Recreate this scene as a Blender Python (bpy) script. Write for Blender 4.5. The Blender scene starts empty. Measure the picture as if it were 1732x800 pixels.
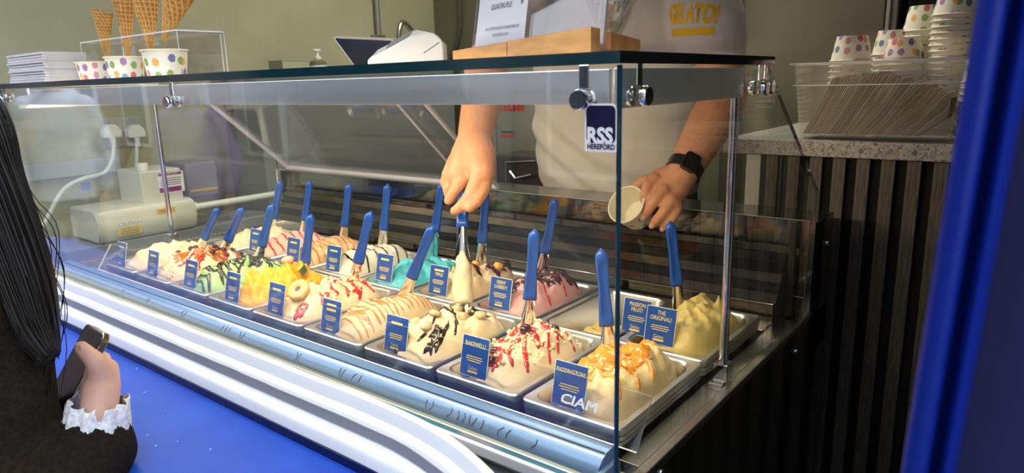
import bpy, bmesh, math, random
from mathutils import Vector, Matrix, noise
random.seed(7)
PI = math.pi
S = bpy.context.scene
COL = S.collection
# ------------------------------------------------------------------ camera
CAM = Vector((.38252, -.70373, .43367))
RX = Vector((.78824364, .61485982, -.02488722))
RY = Vector((.11595427, -.18812762, -.97527566))      # image down
RZ = Vector((-.60433979, .76586905, -.21958602))      # forward
FPX = 1160.015
cd = bpy.data.cameras.new('camera'); cam = bpy.data.objects.new('camera', cd); COL.objects.link(cam)
cd.sensor_fit = 'HORIZONTAL'; cd.sensor_width = 36; cd.lens = 36 * FPX / 1732; cd.clip_start = .02; cd.clip_end = 100
cam.matrix_world = Matrix(((RX.x, -RY.x, -RZ.x, CAM.x), (RX.y, -RY.y, -RZ.y, CAM.y), (RX.z, -RY.z, -RZ.z, CAM.z), (0, 0, 0, 1)))
cd.dof.use_dof = True; cd.dof.focus_distance = 1.15; cd.dof.aperture_fstop = 8
S.camera = cam
def at(px, py, y):
    "point of the place that stands at depth y"
    d = RX * ((px - 866) / FPX) + RY * ((py - 400) / FPX) + RZ
    return CAM + d * ((y - CAM.y) / d.y)
def atx(px, py, x):
    d = RX * ((px - 866) / FPX) + RY * ((py - 400) / FPX) + RZ
    return CAM + d * ((x - CAM.x) / d.x)
# ------------------------------------------------------------------ world, lamps, exposure
W = bpy.data.worlds.new('overcast_sky'); S.world = W; W.use_nodes = True
bg = W.node_tree.nodes['Background']; bg.inputs[0].default_value = (.80, .88, 1, 1); bg.inputs[1].default_value = 4.2
def area(name, loc, target, sx, sy, power, color):
    l = bpy.data.lights.new(name, 'AREA'); l.shape = 'RECTANGLE'; l.size = sx; l.size_y = sy; l.energy = power; l.color = color
    o = bpy.data.objects.new(name, l); COL.objects.link(o); o.location = loc
    o.rotation_euler = (Vector(target) - Vector(loc)).to_track_quat('-Z', 'X' if sx < sy else 'Y').to_euler()
    return o
area('case_lamp_light', (-.85, -.035, .418), (-.85, .26, 0), 1.68, .02, 10.5, (1, .76, .46))
area('shop_ceiling_light', (-.9, 1.25, 1.60), (-.9, 1.25, 0), 1.2, .3, 24, (1, .92, .74))
S.view_settings.view_transform = 'Standard'; S.view_settings.look = 'None'; S.view_settings.exposure = 0; S.view_settings.gamma = 1
S.view_settings.use_curve_mapping = False
try:
    S.cycles.transparent_max_bounces = 40
except Exception:
    pass
# ------------------------------------------------------------------ materials
MATS = {}
def _nodes(name):
    m = bpy.data.materials.new(name); m.use_nodes = True; MATS[name] = m
    nt = m.node_tree; return m, nt, nt.nodes['Principled BSDF']
def mat(name, col, rough=.5, metal=0., var=0., scale=20., bump=0., bscale=60., coat=0., sss=0., spec=None, stretch=None, emit=0.):
    m, nt, b = _nodes(name); c4 = (*col, 1)
    b.inputs['Base Color'].default_value = c4; b.inputs['Roughness'].default_value = rough; b.inputs['Metallic'].default_value = metal
    b.inputs['Coat Weight'].default_value = coat
    if spec is not None: b.inputs['Specular IOR Level'].default_value = spec
    if sss: b.inputs['Subsurface Weight'].default_value = sss; b.inputs['Subsurface Radius'].default_value = (.012, .006, .004); b.inputs['Subsurface Scale'].default_value = .6
    if emit: b.inputs['Emission Color'].default_value = c4; b.inputs['Emission Strength'].default_value = emit
    tc = nt.nodes.new('ShaderNodeTexCoord'); src = tc.outputs['Object']
    if stretch:
        mp = nt.nodes.new('ShaderNodeMapping'); mp.inputs['Scale'].default_value = stretch; nt.links.new(src, mp.inputs[0]); src = mp.outputs[0]
    if var:
        n = nt.nodes.new('ShaderNodeTexNoise'); n.inputs['Scale'].default_value = scale; n.inputs['Detail'].default_value = 6; nt.links.new(src, n.inputs['Vector'])
        r = nt.nodes.new('ShaderNodeValToRGB'); r.color_ramp.elements[0].position = .3; r.color_ramp.elements[1].position = .7
        r.color_ramp.elements[0].color = tuple(max(0, v * (1 - var)) for v in col) + (1,); r.color_ramp.elements[1].color = tuple(min(1, v * (1 + var)) for v in col) + (1,)
        nt.links.new(n.outputs[0], r.inputs[0]); nt.links.new(r.outputs[0], b.inputs['Base Color'])
    if bump:
        n = nt.nodes.new('ShaderNodeTexNoise'); n.inputs['Scale'].default_value = bscale; n.inputs['Detail'].default_value = 5; nt.links.new(src, n.inputs['Vector'])
        bp = nt.nodes.new('ShaderNodeBump'); bp.inputs['Strength'].default_value = bump; bp.inputs['Distance'].default_value = .004
        nt.links.new(n.outputs[0], bp.inputs['Height']); nt.links.new(bp.outputs[0], b.inputs['Normal'])
    return m
def glass(name, tint=(.97, .99, .98), ior=1.5, rough=0., milk=0.):
    m = bpy.data.materials.new(name); m.use_nodes = True; MATS[name] = m; nt = m.node_tree
    nt.nodes.remove(nt.nodes['Principled BSDF']); out = nt.nodes['Material Output']
    t = nt.nodes.new('ShaderNodeBsdfTransparent'); t.inputs[0].default_value = (*tint, 1)
    g = nt.nodes.new('ShaderNodeBsdfGlossy'); g.inputs['Roughness'].default_value = rough; g.inputs['Color'].default_value = (1, 1, 1, 1)
    f = nt.nodes.new('ShaderNodeFresnel'); f.inputs[0].default_value = ior
    # a pane is a closed slab: both faces act from outside, so look up the angle from the outer side
    geo = nt.nodes.new('ShaderNodeNewGeometry'); lw = nt.nodes.new('ShaderNodeLayerWeight'); lw.inputs[0].default_value = .5
    mul = nt.nodes.new('ShaderNodeMath'); mul.operation = 'POWER'; mul.inputs[1].default_value = 5; nt.links.new(lw.outputs['Facing'], mul.inputs[0])
    f0 = ((ior - 1) / (ior + 1)) ** 2
    ma = nt.nodes.new('ShaderNodeMath'); ma.operation = 'MULTIPLY_ADD'; ma.inputs[1].default_value = 1 - f0; ma.inputs[2].default_value = f0; nt.links.new(mul.outputs[0], ma.inputs[0])
    nt.nodes.remove(f); nt.nodes.remove(geo)
    mx = nt.nodes.new('ShaderNodeMixShader'); nt.links.new(ma.outputs[0], mx.inputs[0]); nt.links.new(t.outputs[0], mx.inputs[1]); nt.links.new(g.outputs[0], mx.inputs[2])
    if milk:
        df = nt.nodes.new('ShaderNodeBsdfDiffuse'); df.inputs[0].default_value = (.75, .76, .72, 1); m2 = nt.nodes.new('ShaderNodeMixShader'); m2.inputs[0].default_value = milk
        nt.links.new(mx.outputs[0], m2.inputs[1]); nt.links.new(df.outputs[0], m2.inputs[2]); mx = m2
    nt.links.new(mx.outputs[0], out.inputs[0]); return m
glass('pane'); glass('acrylic', (.95, .95, .97), 1.49); glass('box_plastic', (.93, .93, .91), 1.45, .12, .16); glass('facet_glass', (.90, .91, .87), 2.3)
mat('glass_edge', (.006, .034, .042), .12); mat('glass_edge_dark', (.006, .02, .022), .08, coat=1); mat('glass_edge_blue', (.03, .16, .24), .1, coat=1)
mat('acrylic_edge', (.42, .42, .50), .25); mat('acrylic_edge_bright', (.85, .87, .88), .2)
mat('steel', (.56, .55, .52), .24, 1, var=.08, scale=6, bump=.05, bscale=30, stretch=(1, 12, 1))
mat('steel_mirror', (.52, .50, .46), .12, 1, var=.08, scale=8)
mat('louvre_steel', (.30, .25, .17), .16, 1, var=.25, scale=5)
mat('pan_steel', (.70, .69, .66), .33, 1, var=.06, scale=9)
mat('chrome', (.78, .78, .80), .06, 1)
mat('alu', (.80, .81, .84), .38, .72, var=.05, scale=3, stretch=(1, 14, 14))
mat('rail_blue', (.14, .25, .44), .25, .3, var=.08, scale=4)
mat('deck_grey', (.30, .31, .33), .3, .7, var=.06, scale=5)
mat('black_gloss', (.010, .011, .011), .12, coat=.6); mat('black', (.012, .012, .013), .45); mat('rubber', (.02, .02, .02), .7)
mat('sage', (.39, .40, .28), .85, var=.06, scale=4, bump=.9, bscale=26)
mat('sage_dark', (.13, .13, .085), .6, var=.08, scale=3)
mat('plaster_white', (.62, .61, .54), .8, var=.05, scale=3)
mat('floor_tile', (.12, .12, .11), .5, var=.2, scale=5); mat('pavement', (.16, .155, .145), .9, var=.2, scale=9, bump=.4)
mat('fridge', (.16, .16, .125), .34, .7, var=.06, scale=2, stretch=(1, 1, .2)); mat('fridge_trim', (.40, .41, .38), .35, .8)
mat('slat_wood', (.095, .088, .070), .55, var=.45, scale=40, bump=.4, bscale=70, stretch=(6, 6, .5)); mat('felt', (.006, .006, .006), .95)
mat('white_plastic', (.82, .84, .83), .3, var=.02, scale=4); mat('white_print', (.88, .88, .88), .5); mat('grey_plastic', (.36, .38, .38), .45, var=.04, scale=6)
mat('cream_plastic', (.66, .66, .58), .4, var=.03, scale=6); mat('mid_grey', (.25, .26, .27), .5, var=.05, scale=5)
mat('screen', (.005, .005, .006), .22); mat('screen_frame', (.50, .50, .44), .4)
mat('spat_blue', (.012, .085, .42), .33, var=.05, scale=14)
mat('card_blue', (.012, .075, .33), .35, var=.06, scale=10); mat('card_yellow', (.78, .62, .20), .5); mat('ciam_print', (.50, .54, .60), .4); mat('card_white', (.72, .74, .70), .5)
mat('skin', (.58, .27, .15), .58, var=.10, scale=28, sss=.08, bump=.35, bscale=120); mat('skin_light', (.64, .36, .26), .5, var=.06, scale=30, sss=.12)
mat('nail', (.62, .36, .28), .3); mat('nail_grey', (.12, .12, .14), .25)
mat('shirt', (.66, .63, .60), .85, var=.04, scale=5, bump=.12, bscale=300); mat('trousers', (.05, .05, .055), .85, var=.15, scale=9)
mat('logo_yellow', (.86, .50, .01), .6)
mat('coat', (.017, .012, .008), .95, spec=.1, var=.35, scale=160, bump=.5, bscale=220); mat('hair_dark', (.005, .0038, .003), .42, spec=.3); mat('hair_brown', (.06, .035, .02), .5); mat('hair_blond', (.55, .40, .18), .5)
mat('lace', (.74, .74, .76), .7, var=.25, scale=150, bump=.9, bscale=160)
mat('phone_case', (.28, .19, .07), .12, .8); mat('watch', (.012, .014, .016), .25)
mat('hoodie', (.72, .74, .80), .9, var=.05, scale=4); mat('lilac', (.42, .28, .58), .9, var=.08, scale=5); mat('fleece', (.70, .68, .62), .95, var=.2, scale=70, bump=1, bscale=90)
mat('jeans', (.03, .05, .12), .9); mat('navy', (.02, .03, .09), .8)
mat('paper', (.76, .79, .86), .7, var=.02, scale=8); mat('ink', (.05, .05, .06), .6); mat('napkin_white', (.66, .64, .66), .8, var=.04, scale=30); mat('kraft', (.30, .23, .155), .85, var=.14, scale=30); mat('kraft_pale', (.42, .34, .24), .85, var=.12, scale=30); mat('kraft_dark', (.17, .13, .09), .85, var=.12, scale=30)
mat('wood', (.62, .33, .12), .42, var=.22, scale=7, stretch=(1, 9, 9), bump=.08, bscale=40); mat('wood_end', (.45, .21, .075), .5, var=.28, scale=30, stretch=(6, 1.5, 1))
mat('cone', (.50, .22, .05), .6, var=.2, scale=60, bump=.2, bscale=220); mat('cone_ridge', (.80, .46, .14), .6, var=.15, scale=60)
mat('cup_in', (.82, .78, .62), .55); mat('soap', (.16, .17, .09), .15); mat('cable_white', (.68, .70, .70), .45); mat('cable_dark', (.07, .07, .05), .5)
mat('label_maroon', (.22, .015, .09), .5); mat('label_yellow', (.72, .52, .03), .5); mat('label_blue', (.05, .09, .42), .5); mat('label_red', (.55, .03, .03), .5); mat('label_orange', (.85, .42, .04), .5)
mat('navy_sticker', (.008, .008, .045), .2); mat('steel_green', (.30, .33, .29), .35, .7, var=.05, scale=3)
mat('brick', (.22, .10, .07), .9, var=.3, scale=14); mat('stone', (.42, .40, .36), .9, var=.15, scale=5); mat('window_dark', (.03, .04, .05), .1)
mat('lamp_glow', (1, .88, .66), .5, emit=6); mat('lamp_cool', (1, .93, .78), .5, emit=5)
def sill_paint():
    m, nt, b = _nodes('blue_paint'); b.inputs['Roughness'].default_value = .45; b.inputs['Specular IOR Level'].default_value = .3
    tc = nt.nodes.new('ShaderNodeTexCoord'); n = nt.nodes.new('ShaderNodeTexNoise'); n.inputs['Scale'].default_value = 5; n.inputs['Detail'].default_value = 8
    nt.links.new(tc.outputs['Object'], n.inputs['Vector'])
    r = nt.nodes.new('ShaderNodeValToRGB'); r.color_ramp.elements[0].position = .3; r.color_ramp.elements[1].position = .75
    r.color_ramp.elements[0].color = (.003, .045, .40, 1); r.color_ramp.elements[1].color = (.005, .085, .56, 1); nt.links.new(n.outputs[0], r.inputs[0])
    v = nt.nodes.new('ShaderNodeTexVoronoi'); v.inputs['Scale'].default_value = 26; nt.links.new(tc.outputs['Object'], v.inputs['Vector'])
    c = nt.nodes.new('ShaderNodeMath'); c.operation = 'LESS_THAN'; c.inputs[1].default_value = .05; nt.links.new(v.outputs['Distance'], c.inputs[0])
    mx = nt.nodes.new('ShaderNodeMix'); mx.data_type = 'RGBA'; mx.inputs[7].default_value = (.35, .45, .75, 1)
    nt.links.new(c.outputs[0], mx.inputs[0]); nt.links.new(r.outputs[0], mx.inputs[6]); nt.links.new(mx.outputs[2], b.inputs['Base Color'])
    n2 = nt.nodes.new('ShaderNodeTexNoise'); n2.inputs['Scale'].default_value = 18; n2.inputs['Detail'].default_value = 6; nt.links.new(tc.outputs['Object'], n2.inputs['Vector'])
    bp = nt.nodes.new('ShaderNodeBump'); bp.inputs['Strength'].default_value = .35; bp.inputs['Distance'].default_value = .003
    nt.links.new(n2.outputs[0], bp.inputs['Height']); nt.links.new(bp.outputs[0], b.inputs['Normal'])
sill_paint(); mat('blue_post', (.0010, .011, .16), .42, var=.1, scale=5, spec=.18); mat('painted_shade_navy', (.001, .004, .05), .4)
def speckle():
    m, nt, b = _nodes('granite'); b.inputs['Roughness'].default_value = .4
    tc = nt.nodes.new('ShaderNodeTexCoord'); n = nt.nodes.new('ShaderNodeTexNoise'); n.inputs['Scale'].default_value = 120; n.inputs['Detail'].default_value = 6
    n.inputs['Distortion'].default_value = 1.2
    nt.links.new(tc.outputs['Object'], n.inputs['Vector']); r = nt.nodes.new('ShaderNodeValToRGB')
    for i, (p, c) in enumerate(((.36, .09), (.47, .30), (.62, .42))):
        e = r.color_ramp.elements[i] if i < 2 else r.color_ramp.elements.new(p)
        e.position = p; e.color = (c, c, c * .93, 1)
    nt.links.new(n.outputs[0], r.inputs[0]); nt.links.new(r.outputs[0], b.inputs['Base Color'])
speckle()
def cup_print():
    m, nt, b = _nodes('cup_print'); b.inputs['Roughness'].default_value = .5
    uv = nt.nodes.new('ShaderNodeTexCoord'); v = nt.nodes.new('ShaderNodeTexVoronoi'); v.voronoi_dimensions = '2D'; v.inputs['Scale'].default_value = 36; v.inputs['Randomness'].default_value = .45
    nz = nt.nodes.new('ShaderNodeTexNoise'); nz.inputs['Scale'].default_value = 240; nt.links.new(uv.outputs['UV'], nz.inputs['Vector'])
    nt.links.new(uv.outputs['UV'], v.inputs['Vector'])
    ad = nt.nodes.new('ShaderNodeMath'); ad.operation = 'MULTIPLY_ADD'; ad.inputs[1].default_value = .16; nt.links.new(nz.outputs[0], ad.inputs[0]); nt.links.new(v.outputs['Distance'], ad.inputs[2])
    lt = nt.nodes.new('ShaderNodeMath'); lt.operation = 'LESS_THAN'; lt.inputs[1].default_value = .37; nt.links.new(ad.outputs[0], lt.inputs[0])
    sep = nt.nodes.new('ShaderNodeSeparateColor'); nt.links.new(v.outputs['Color'], sep.inputs[0])
    r = nt.nodes.new('ShaderNodeValToRGB'); r.color_ramp.interpolation = 'CONSTANT'
    cols = [(.70, .16, .16), (.78, .42, .12), (.26, .40, .14), (.18, .38, .50), (.36, .20, .44), (.68, .28, .40), (.16, .18, .40), (.74, .36, .14)]
    for i, c in enumerate(cols):
        e = r.color_ramp.elements[i] if i < 2 else r.color_ramp.elements.new(i / 8)
        e.position = i / 8; e.color = (*c, 1)
    nt.links.new(sep.outputs[0], r.inputs[0])
    mx = nt.nodes.new('ShaderNodeMix'); mx.data_type = 'RGBA'; mx.inputs[6].default_value = (.82, .80, .70, 1)
    nt.links.new(lt.outputs[0], mx.inputs[0]); nt.links.new(r.outputs[0], mx.inputs[7]); nt.links.new(mx.outputs[2], b.inputs['Base Color'])
cup_print()
def ice(name, col, var=.08):
    col = tuple(c * .84 for c in col)
    return mat('ice_' + name, col, .42, var=var, scale=25, sss=.12, bump=.55, bscale=38, stretch=(1.6, .8, 1))
ice('cream', (.88, .74, .48)); ice('paleyellow', (.88, .68, .34)); ice('vanilla', (.80, .62, .20)); ice('mango', (.90, .48, .01)); ice('mint', (.45, .74, .28)); ice('turquoise', (.09, .60, .70))
ice('pink', (.80, .42, .40)); ice('strawberry', (.84, .52, .40)); ice('caramel', (.78, .50, .26)); ice('biscuit', (.80, .60, .38)); ice('white', (.85, .77, .62)); ice('passion', (.80, .58, .16))
for n, c, r in (('choc', (.022, .012, .008), .22), ('redsauce', (.50, .02, .02), .16), ('cherry', (.055, .006, .014), .12), ('glaze', (.86, .32, .03), .2), ('toffee', (.46, .20, .045), .28), ('amber', (.42, .13, .02), .25), ('darkplum', (.05, .008, .016), .2)):
    mat('top_' + n, c, r, var=.15, scale=60, coat=.5)
mat('crumb', (.80, .62, .36), .7, var=.15, scale=90); mat('cookie', (.66, .44, .20), .8, var=.15, scale=80, bump=.4, bscale=150); mat('dough', (.66, .50, .28), .7, var=.18, scale=80); mat('mango_skin', (.06, .13, .03), .4); mat('mango_flesh', (.86, .46, .03), .35); mat('fudge', (.80, .45, .10), .4, var=.2, scale=40)
# ------------------------------------------------------------------ mesh helpers
def box(bm, lo, hi):
    vs = [bm.verts.new((x, y, z)) for z in (lo[2], hi[2]) for y in (lo[1], hi[1]) for x in (lo[0], hi[0])]
    for f in ((0, 2, 3, 1), (4, 5, 7, 6), (0, 1, 5, 4), (2, 6, 7, 3), (0, 4, 6, 2), (1, 3, 7, 5)): bm.faces.new([vs[i] for i in f])
    return vs
def bbox(lo, hi, bev=0., seg=2):
    bm = bmesh.new(); box(bm, [min(a, b) for a, b in zip(lo, hi)], [max(a, b) for a, b in zip(lo, hi)])
    if bev: bmesh.ops.bevel(bm, geom=bm.edges[:], offset=bev, segments=seg, affect='EDGES', profile=.5)
    return bm
def loft(bm, rings, cap=True, closed=True):
    vr = [[bm.verts.new(p) for p in r] for r in rings]; n = len(vr[0])
    for a, b in zip(vr, vr[1:]):
        for i in range(n if closed else n - 1): bm.faces.new((a[i], a[(i + 1) % n], b[(i + 1) % n], b[i]))
    if cap and closed: bm.faces.new(vr[0][::-1]); bm.faces.new(vr[-1])
    return vr
def frame(d):
    d = d.normalized(); a = Vector((0, 0, 1)) if abs(d.z) < .9 else Vector((1, 0, 0)); x = a.cross(d).normalized(); return x, d.cross(x)
def tube(bm, pts, rad, seg=8, cap=True):
    pts = [Vector(p) for p in pts]; rings = []
    if not hasattr(rad, '__len__'): rad = [rad] * len(pts)
    x0 = None
    for i, p in enumerate(pts):
        d = (pts[min(i + 1, len(pts) - 1)] - pts[max(i - 1, 0)]).normalized()
        if x0 is None: x, y = frame(d)
        else: x = (x0 - d * x0.dot(d)).normalized(); y = d.cross(x)
        x0 = x; rings.append([p + (x * math.cos(a) + y * math.sin(a)) * rad[i] for a in [2 * PI * k / seg for k in range(seg)]])
    return loft(bm, rings, cap)
def spline(pts, n=8):
    pts = [Vector(p) for p in pts]; out = []
    for i in range(len(pts) - 1):
        p0, p1, p2, p3 = pts[max(i - 1, 0)], pts[i], pts[i + 1], pts[min(i + 2, len(pts) - 1)]
        for k in range(n):
            t = k / n; out.append(.5 * ((2 * p1) + (p2 - p0) * t + (2 * p0 - 5 * p1 + 4 * p2 - p3) * t * t + (3 * p1 - p0 - 3 * p2 + p3) * t ** 3))
    return out + [pts[-1]]
def lathe(bm, prof, seg=24, M=None, uv=False):
    rings = [[(r * math.cos(2 * PI * k / seg), r * math.sin(2 * PI * k / seg), z) for k in range(seg)] for r, z in prof]
    if M: rings = [[M @ Vector(p) for p in r] for r in rings]
    vr = [[bm.verts.new(p) for p in r] for r in rings]; lay = bm.loops.layers.uv.verify() if uv else None
    for j, (a, b) in enumerate(zip(vr, vr[1:])):
        for i in range(seg):
            f = bm.faces.new((a[i], a[(i + 1) % seg], b[(i + 1) % seg], b[i]))
            if uv:
                for l, (ii, jj) in zip(f.loops, ((i, j), (i + 1, j), (i + 1, j + 1), (i, j + 1))): l[lay].uv = (ii / seg * .26 * 1.1, prof[jj][1])
    if prof[0][0] > 1e-6: bm.faces.new(vr[0][::-1])
    if prof[-1][0] > 1e-6: bm.faces.new(vr[-1])
    return vr
def prism(bm, poly, axis, a, b):
    "poly: 2-D points in the two other axes (in order), extruded along axis from a to b"
    def P(p, t):
        q = [0, 0, 0]; o = [i for i in range(3) if i != axis]; q[axis] = t; q[o[0]] = p[0]; q[o[1]] = p[1]; return q
    return loft(bm, [[P(p, a) for p in poly], [P(p, b) for p in poly]])
def wmat(o):
    return o.matrix_basis.copy() if not o.parent else wmat(o.parent) @ o.matrix_parent_inverse @ o.matrix_basis
def obj(name, bm, m, parent=None, smooth=False, local=False):
    if isinstance(bm, bmesh.types.BMesh):
        bmesh.ops.remove_doubles(bm, verts=bm.verts[:], dist=1e-6)
        bmesh.ops.recalc_face_normals(bm, faces=bm.faces[:]); me = bpy.data.meshes.new(name); bm.to_mesh(me); bm.free()
    else: me = bm
    for k in ([m] if isinstance(m, str) else m): me.materials.append(MATS[k])
    if smooth:
        me.polygons.foreach_set('use_smooth', [True] * len(me.polygons))
        if smooth == 'auto':
            try: me.set_sharp_from_angle(angle=math.radians(40))
            except Exception: pass
    o = bpy.data.objects.new(name, me); COL.objects.link(o)
    if parent:
        o.parent = parent
        if not local: o.matrix_parent_inverse = wmat(parent).inverted()
    return o
def tag(o, label, cat=None, group=None, kind=None):
    if label: o['label'] = label
    if cat: o['category'] = cat
    if group: o['group'] = group
    if kind: o['kind'] = kind
    return o
def thing(name, loc, label, cat, group=None):
    o = bpy.data.objects.new(name, None); COL.objects.link(o); o.location = loc; o.empty_display_size = .03
    return tag(o, label, cat, group)
def struct(name, bm, m, label=None, smooth=False):
    return tag(obj(name, bm, m, smooth=smooth), label, kind='structure')
def copytree(o, parent=None):
    c = o.copy(); COL.objects.link(c)
    if parent: c.parent = parent
    for ch in o.children: copytree(ch, c)
    return c
def slab(lo, hi, thin_axis):
    "pane of glass: faces across the thin axis get slot 0, edge faces slot 1"
    bm = bbox(lo, hi)
    for f in bm.faces:
        f.normal_update(); f.material_index = 0 if abs(f.normal[thin_axis]) > .9 else 1
    return bm
def text(name, s, size, m, parent, M, label=None, align='CENTER', sx=1., bold=0.):
    fc = bpy.data.curves.new('t', 'FONT'); fc.body = s; fc.size = size; fc.align_x = align; fc.align_y = 'CENTER'; fc.offset = bold; fc.resolution_u = 3
    o = bpy.data.objects.new('t', fc); COL.objects.link(o); me = bpy.data.meshes.new_from_object(o); bpy.data.objects.remove(o)
    me.materials.clear(); me.transform(M @ Matrix.Diagonal((sx, 1, 1, 1)))
    return tag(obj(name, me, m, parent), label)
def plane_M(o, right, up):
    r = Vector(right).normalized(); u = Vector(up); u = (u - r * u.dot(r)).normalized(); n = r.cross(u)
    return Matrix(((r.x, u.x, n.x, o[0]), (r.y, u.y, n.y, o[1]), (r.z, u.z, n.z, o[2]), (0, 0, 0, 1)))
def quad(M, w, h, th=.0006, cx=0, cy=0):
    bm = bmesh.new(); box(bm, (cx - w / 2, cy - h / 2, 0), (cx + w / 2, cy + h / 2, th)); bmesh.ops.transform(bm, matrix=M, verts=bm.verts[:]); return bm
def remesh(bm, voxel, it=6, fold=None):
    me = bpy.data.meshes.new('r'); bmesh.ops.recalc_face_normals(bm, faces=bm.faces[:]); bm.to_mesh(me); bm.free()
    o = bpy.data.objects.new('r', me); COL.objects.link(o)
    r = o.modifiers.new('r', 'REMESH'); r.mode = 'VOXEL'; r.voxel_size = voxel
    s = o.modifiers.new('s', 'SMOOTH'); s.factor = .5; s.iterations = it
    dg = bpy.context.evaluated_depsgraph_get(); out = bpy.data.meshes.new_from_object(o.evaluated_get(dg)); bpy.data.objects.remove(o)
    if fold:
        ns = [v.normal.copy() for v in out.vertices]
        for v, n in zip(out.vertices, ns): v.co += n * fold(v.co)
    return out
def ball(bm, c, r, seg=14, scale=None):
    g = bmesh.ops.create_uvsphere(bm, u_segments=seg, v_segments=max(6, seg * 2 // 3), radius=r)
    for v in g['verts']:
        if scale: v.co = Vector([a * b for a, b in zip(v.co, scale)])
        v.co += Vector(c)
def chain(bm, pts, rads, seg=14):
    pts = [Vector(p) for p in pts]
    for p, r in zip(pts, rads): ball(bm, p, r, seg)
    for a, b, ra, rb in zip(pts, pts[1:], rads, rads[1:]):
        if (b - a).length > 1e-5: tube(bm, [a, b], [ra, rb], seg)
def ell(c, rx, ry, z, n=28, rot=0., p=2.3):
    out = []
    for k in range(n):
        a = 2 * PI * k / n; ca, sa = math.cos(a), math.sin(a)
        x = rx * math.copysign(abs(ca) ** (2 / p), ca); y = ry * math.copysign(abs(sa) ** (2 / p), sa)
        out.append((c[0] + x * math.cos(rot) - y * math.sin(rot), c[1] + x * math.sin(rot) + y * math.cos(rot), z))
    return out
# ================================================================== THE SETTING
FZ, GZ = -.78, -1.10          # shop floor, street
WX, BY = -2.3, 2.07           # left wall, back wall
struct('floor', bbox((WX - .1, -.20, FZ - .1), (1.7, BY + .1, FZ)), 'floor_tile', 'dark shop floor behind the counter')
struct('ground', bbox((-20, -9, GZ - .1), (9, -.20, GZ)), 'pavement', 'grey street paving outside the shop')
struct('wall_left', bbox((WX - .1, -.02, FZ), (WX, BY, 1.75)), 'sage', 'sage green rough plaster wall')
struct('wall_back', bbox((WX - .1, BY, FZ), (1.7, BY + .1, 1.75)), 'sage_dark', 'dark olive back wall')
struct('wall_right', bbox((1.6, -.2, FZ), (1.7, BY, 1.75)), 'sage', 'sage green right wall')
struct('ceiling', bbox((WX - .1, -.30, 1.75), (1.7, BY + .1, 1.85)), 'plaster_white', 'pale shop ceiling')
struct('wall_front', bbox((WX - .1, -.30, 1.15), (1.7, -.18, 1.75)), 'blue_post', 'blue shopfront fascia above the serving hatch')
struct('daylight_block_right', bbox((.52, -.36, GZ), (1.7, -.20, 1.15)), 'blue_post', 'blue shopfront panel right of the post')  # unseen panel added to darken the counter slats
struct('wall_front_upper', bbox((WX - .42, -.30, 1.76), (1.7, -.18, 4.6)), 'stone', 'pale upper wall of the shop')
struct('baseboard_front', bbox((-2.6, -.42, GZ), (1.7, -.17, -.115)), 'blue_paint', 'blue painted wall below the hatch')
# left jamb of the hatch
struct('trim_1', bbox((WX - .14, -.20, FZ), (WX + .03, -.0, 1.2), .004), 'plaster_white', 'pale jamb at the left end of the hatch')
# blue sill in front of the case
bm = bmesh.new(); ys = [-.46, -.455, -.44, -.30, -.20, -.168, -.160, -.158, -.12, -.12]; zs = [-.135, -.108, -.102, -.098, -.094, -.093, -.090, -.078, -.078, -.115]
prism(bm, list(zip(ys, zs)), 0, -2.6, .9)
struct('trim_2', bm, 'blue_paint', 'royal blue painted sill with scuffs and chips')
# white stepped profile between the sill and the case
prof = [(-.108, -.020), (-.112, -.006), (-.118, -.003), (-.124, -.006), (-.127, -.014), (-.1285, -.024), (-.133, -.027), (-.1385, -.0285), (-.141, -.033), (-.1425, -.047), (-.144, -.051), (-.149, -.053), (-.157, -.056), (-.161, -.062), (-.163, -.0775), (-.108, -.0775)]
white_band = bmesh.new(); rings = []
for k in range(61):
    x = -1.85 + (1.85 - .02) * k / 60; t = max(0, (x + .32) / .3); sag = -.075 * t * t; w = .0012 * noise.noise(Vector((x * 9, 0, 0)))
    rings.append([(x, y + sag * (1 if y > -.15 else .6) + w, max(-.0885 if y > -.10 else -.0775, z) + (w if z > -.07 else 0)) for y, z in prof])
loft(white_band, rings)
struct('trim_3', white_band, 'white_plastic', 'white stepped plastic strip along the foot of the glass', smooth='auto')
g = bmesh.new(); rings = []
for k in range(61):
    x = -1.85 + 1.82 * k / 60; t = max(0, (x + .32) / .3); sag = -.075 * t * t; w = .0016 * noise.noise(Vector((x * 14, 3, 0)))
    rings.append([(x, -.1436 + sag, -.0325 + w), (x, -.1452 + sag, -.048), (x, -.1425 + sag, -.0485), (x, -.1405 + sag, -.034 + w)])
loft(g, rings); obj('grey_band', g, 'mid_grey', bpy.data.objects['trim_3'], smooth='auto')
g = bmesh.new(); rings = []
for k in range(31):
    x = -1.85 + 1.7 * k / 30; rings.append([(x, -.1660, -.0775), (x, -.1668, -.0905), (x, -.1600, -.0905), (x, -.1600, -.0775)])
loft(g, rings); obj('painted_gap_shade', g, 'painted_shade_navy', bpy.data.objects['trim_2'])  # dark strip painted for the shade under the white profile
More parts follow.
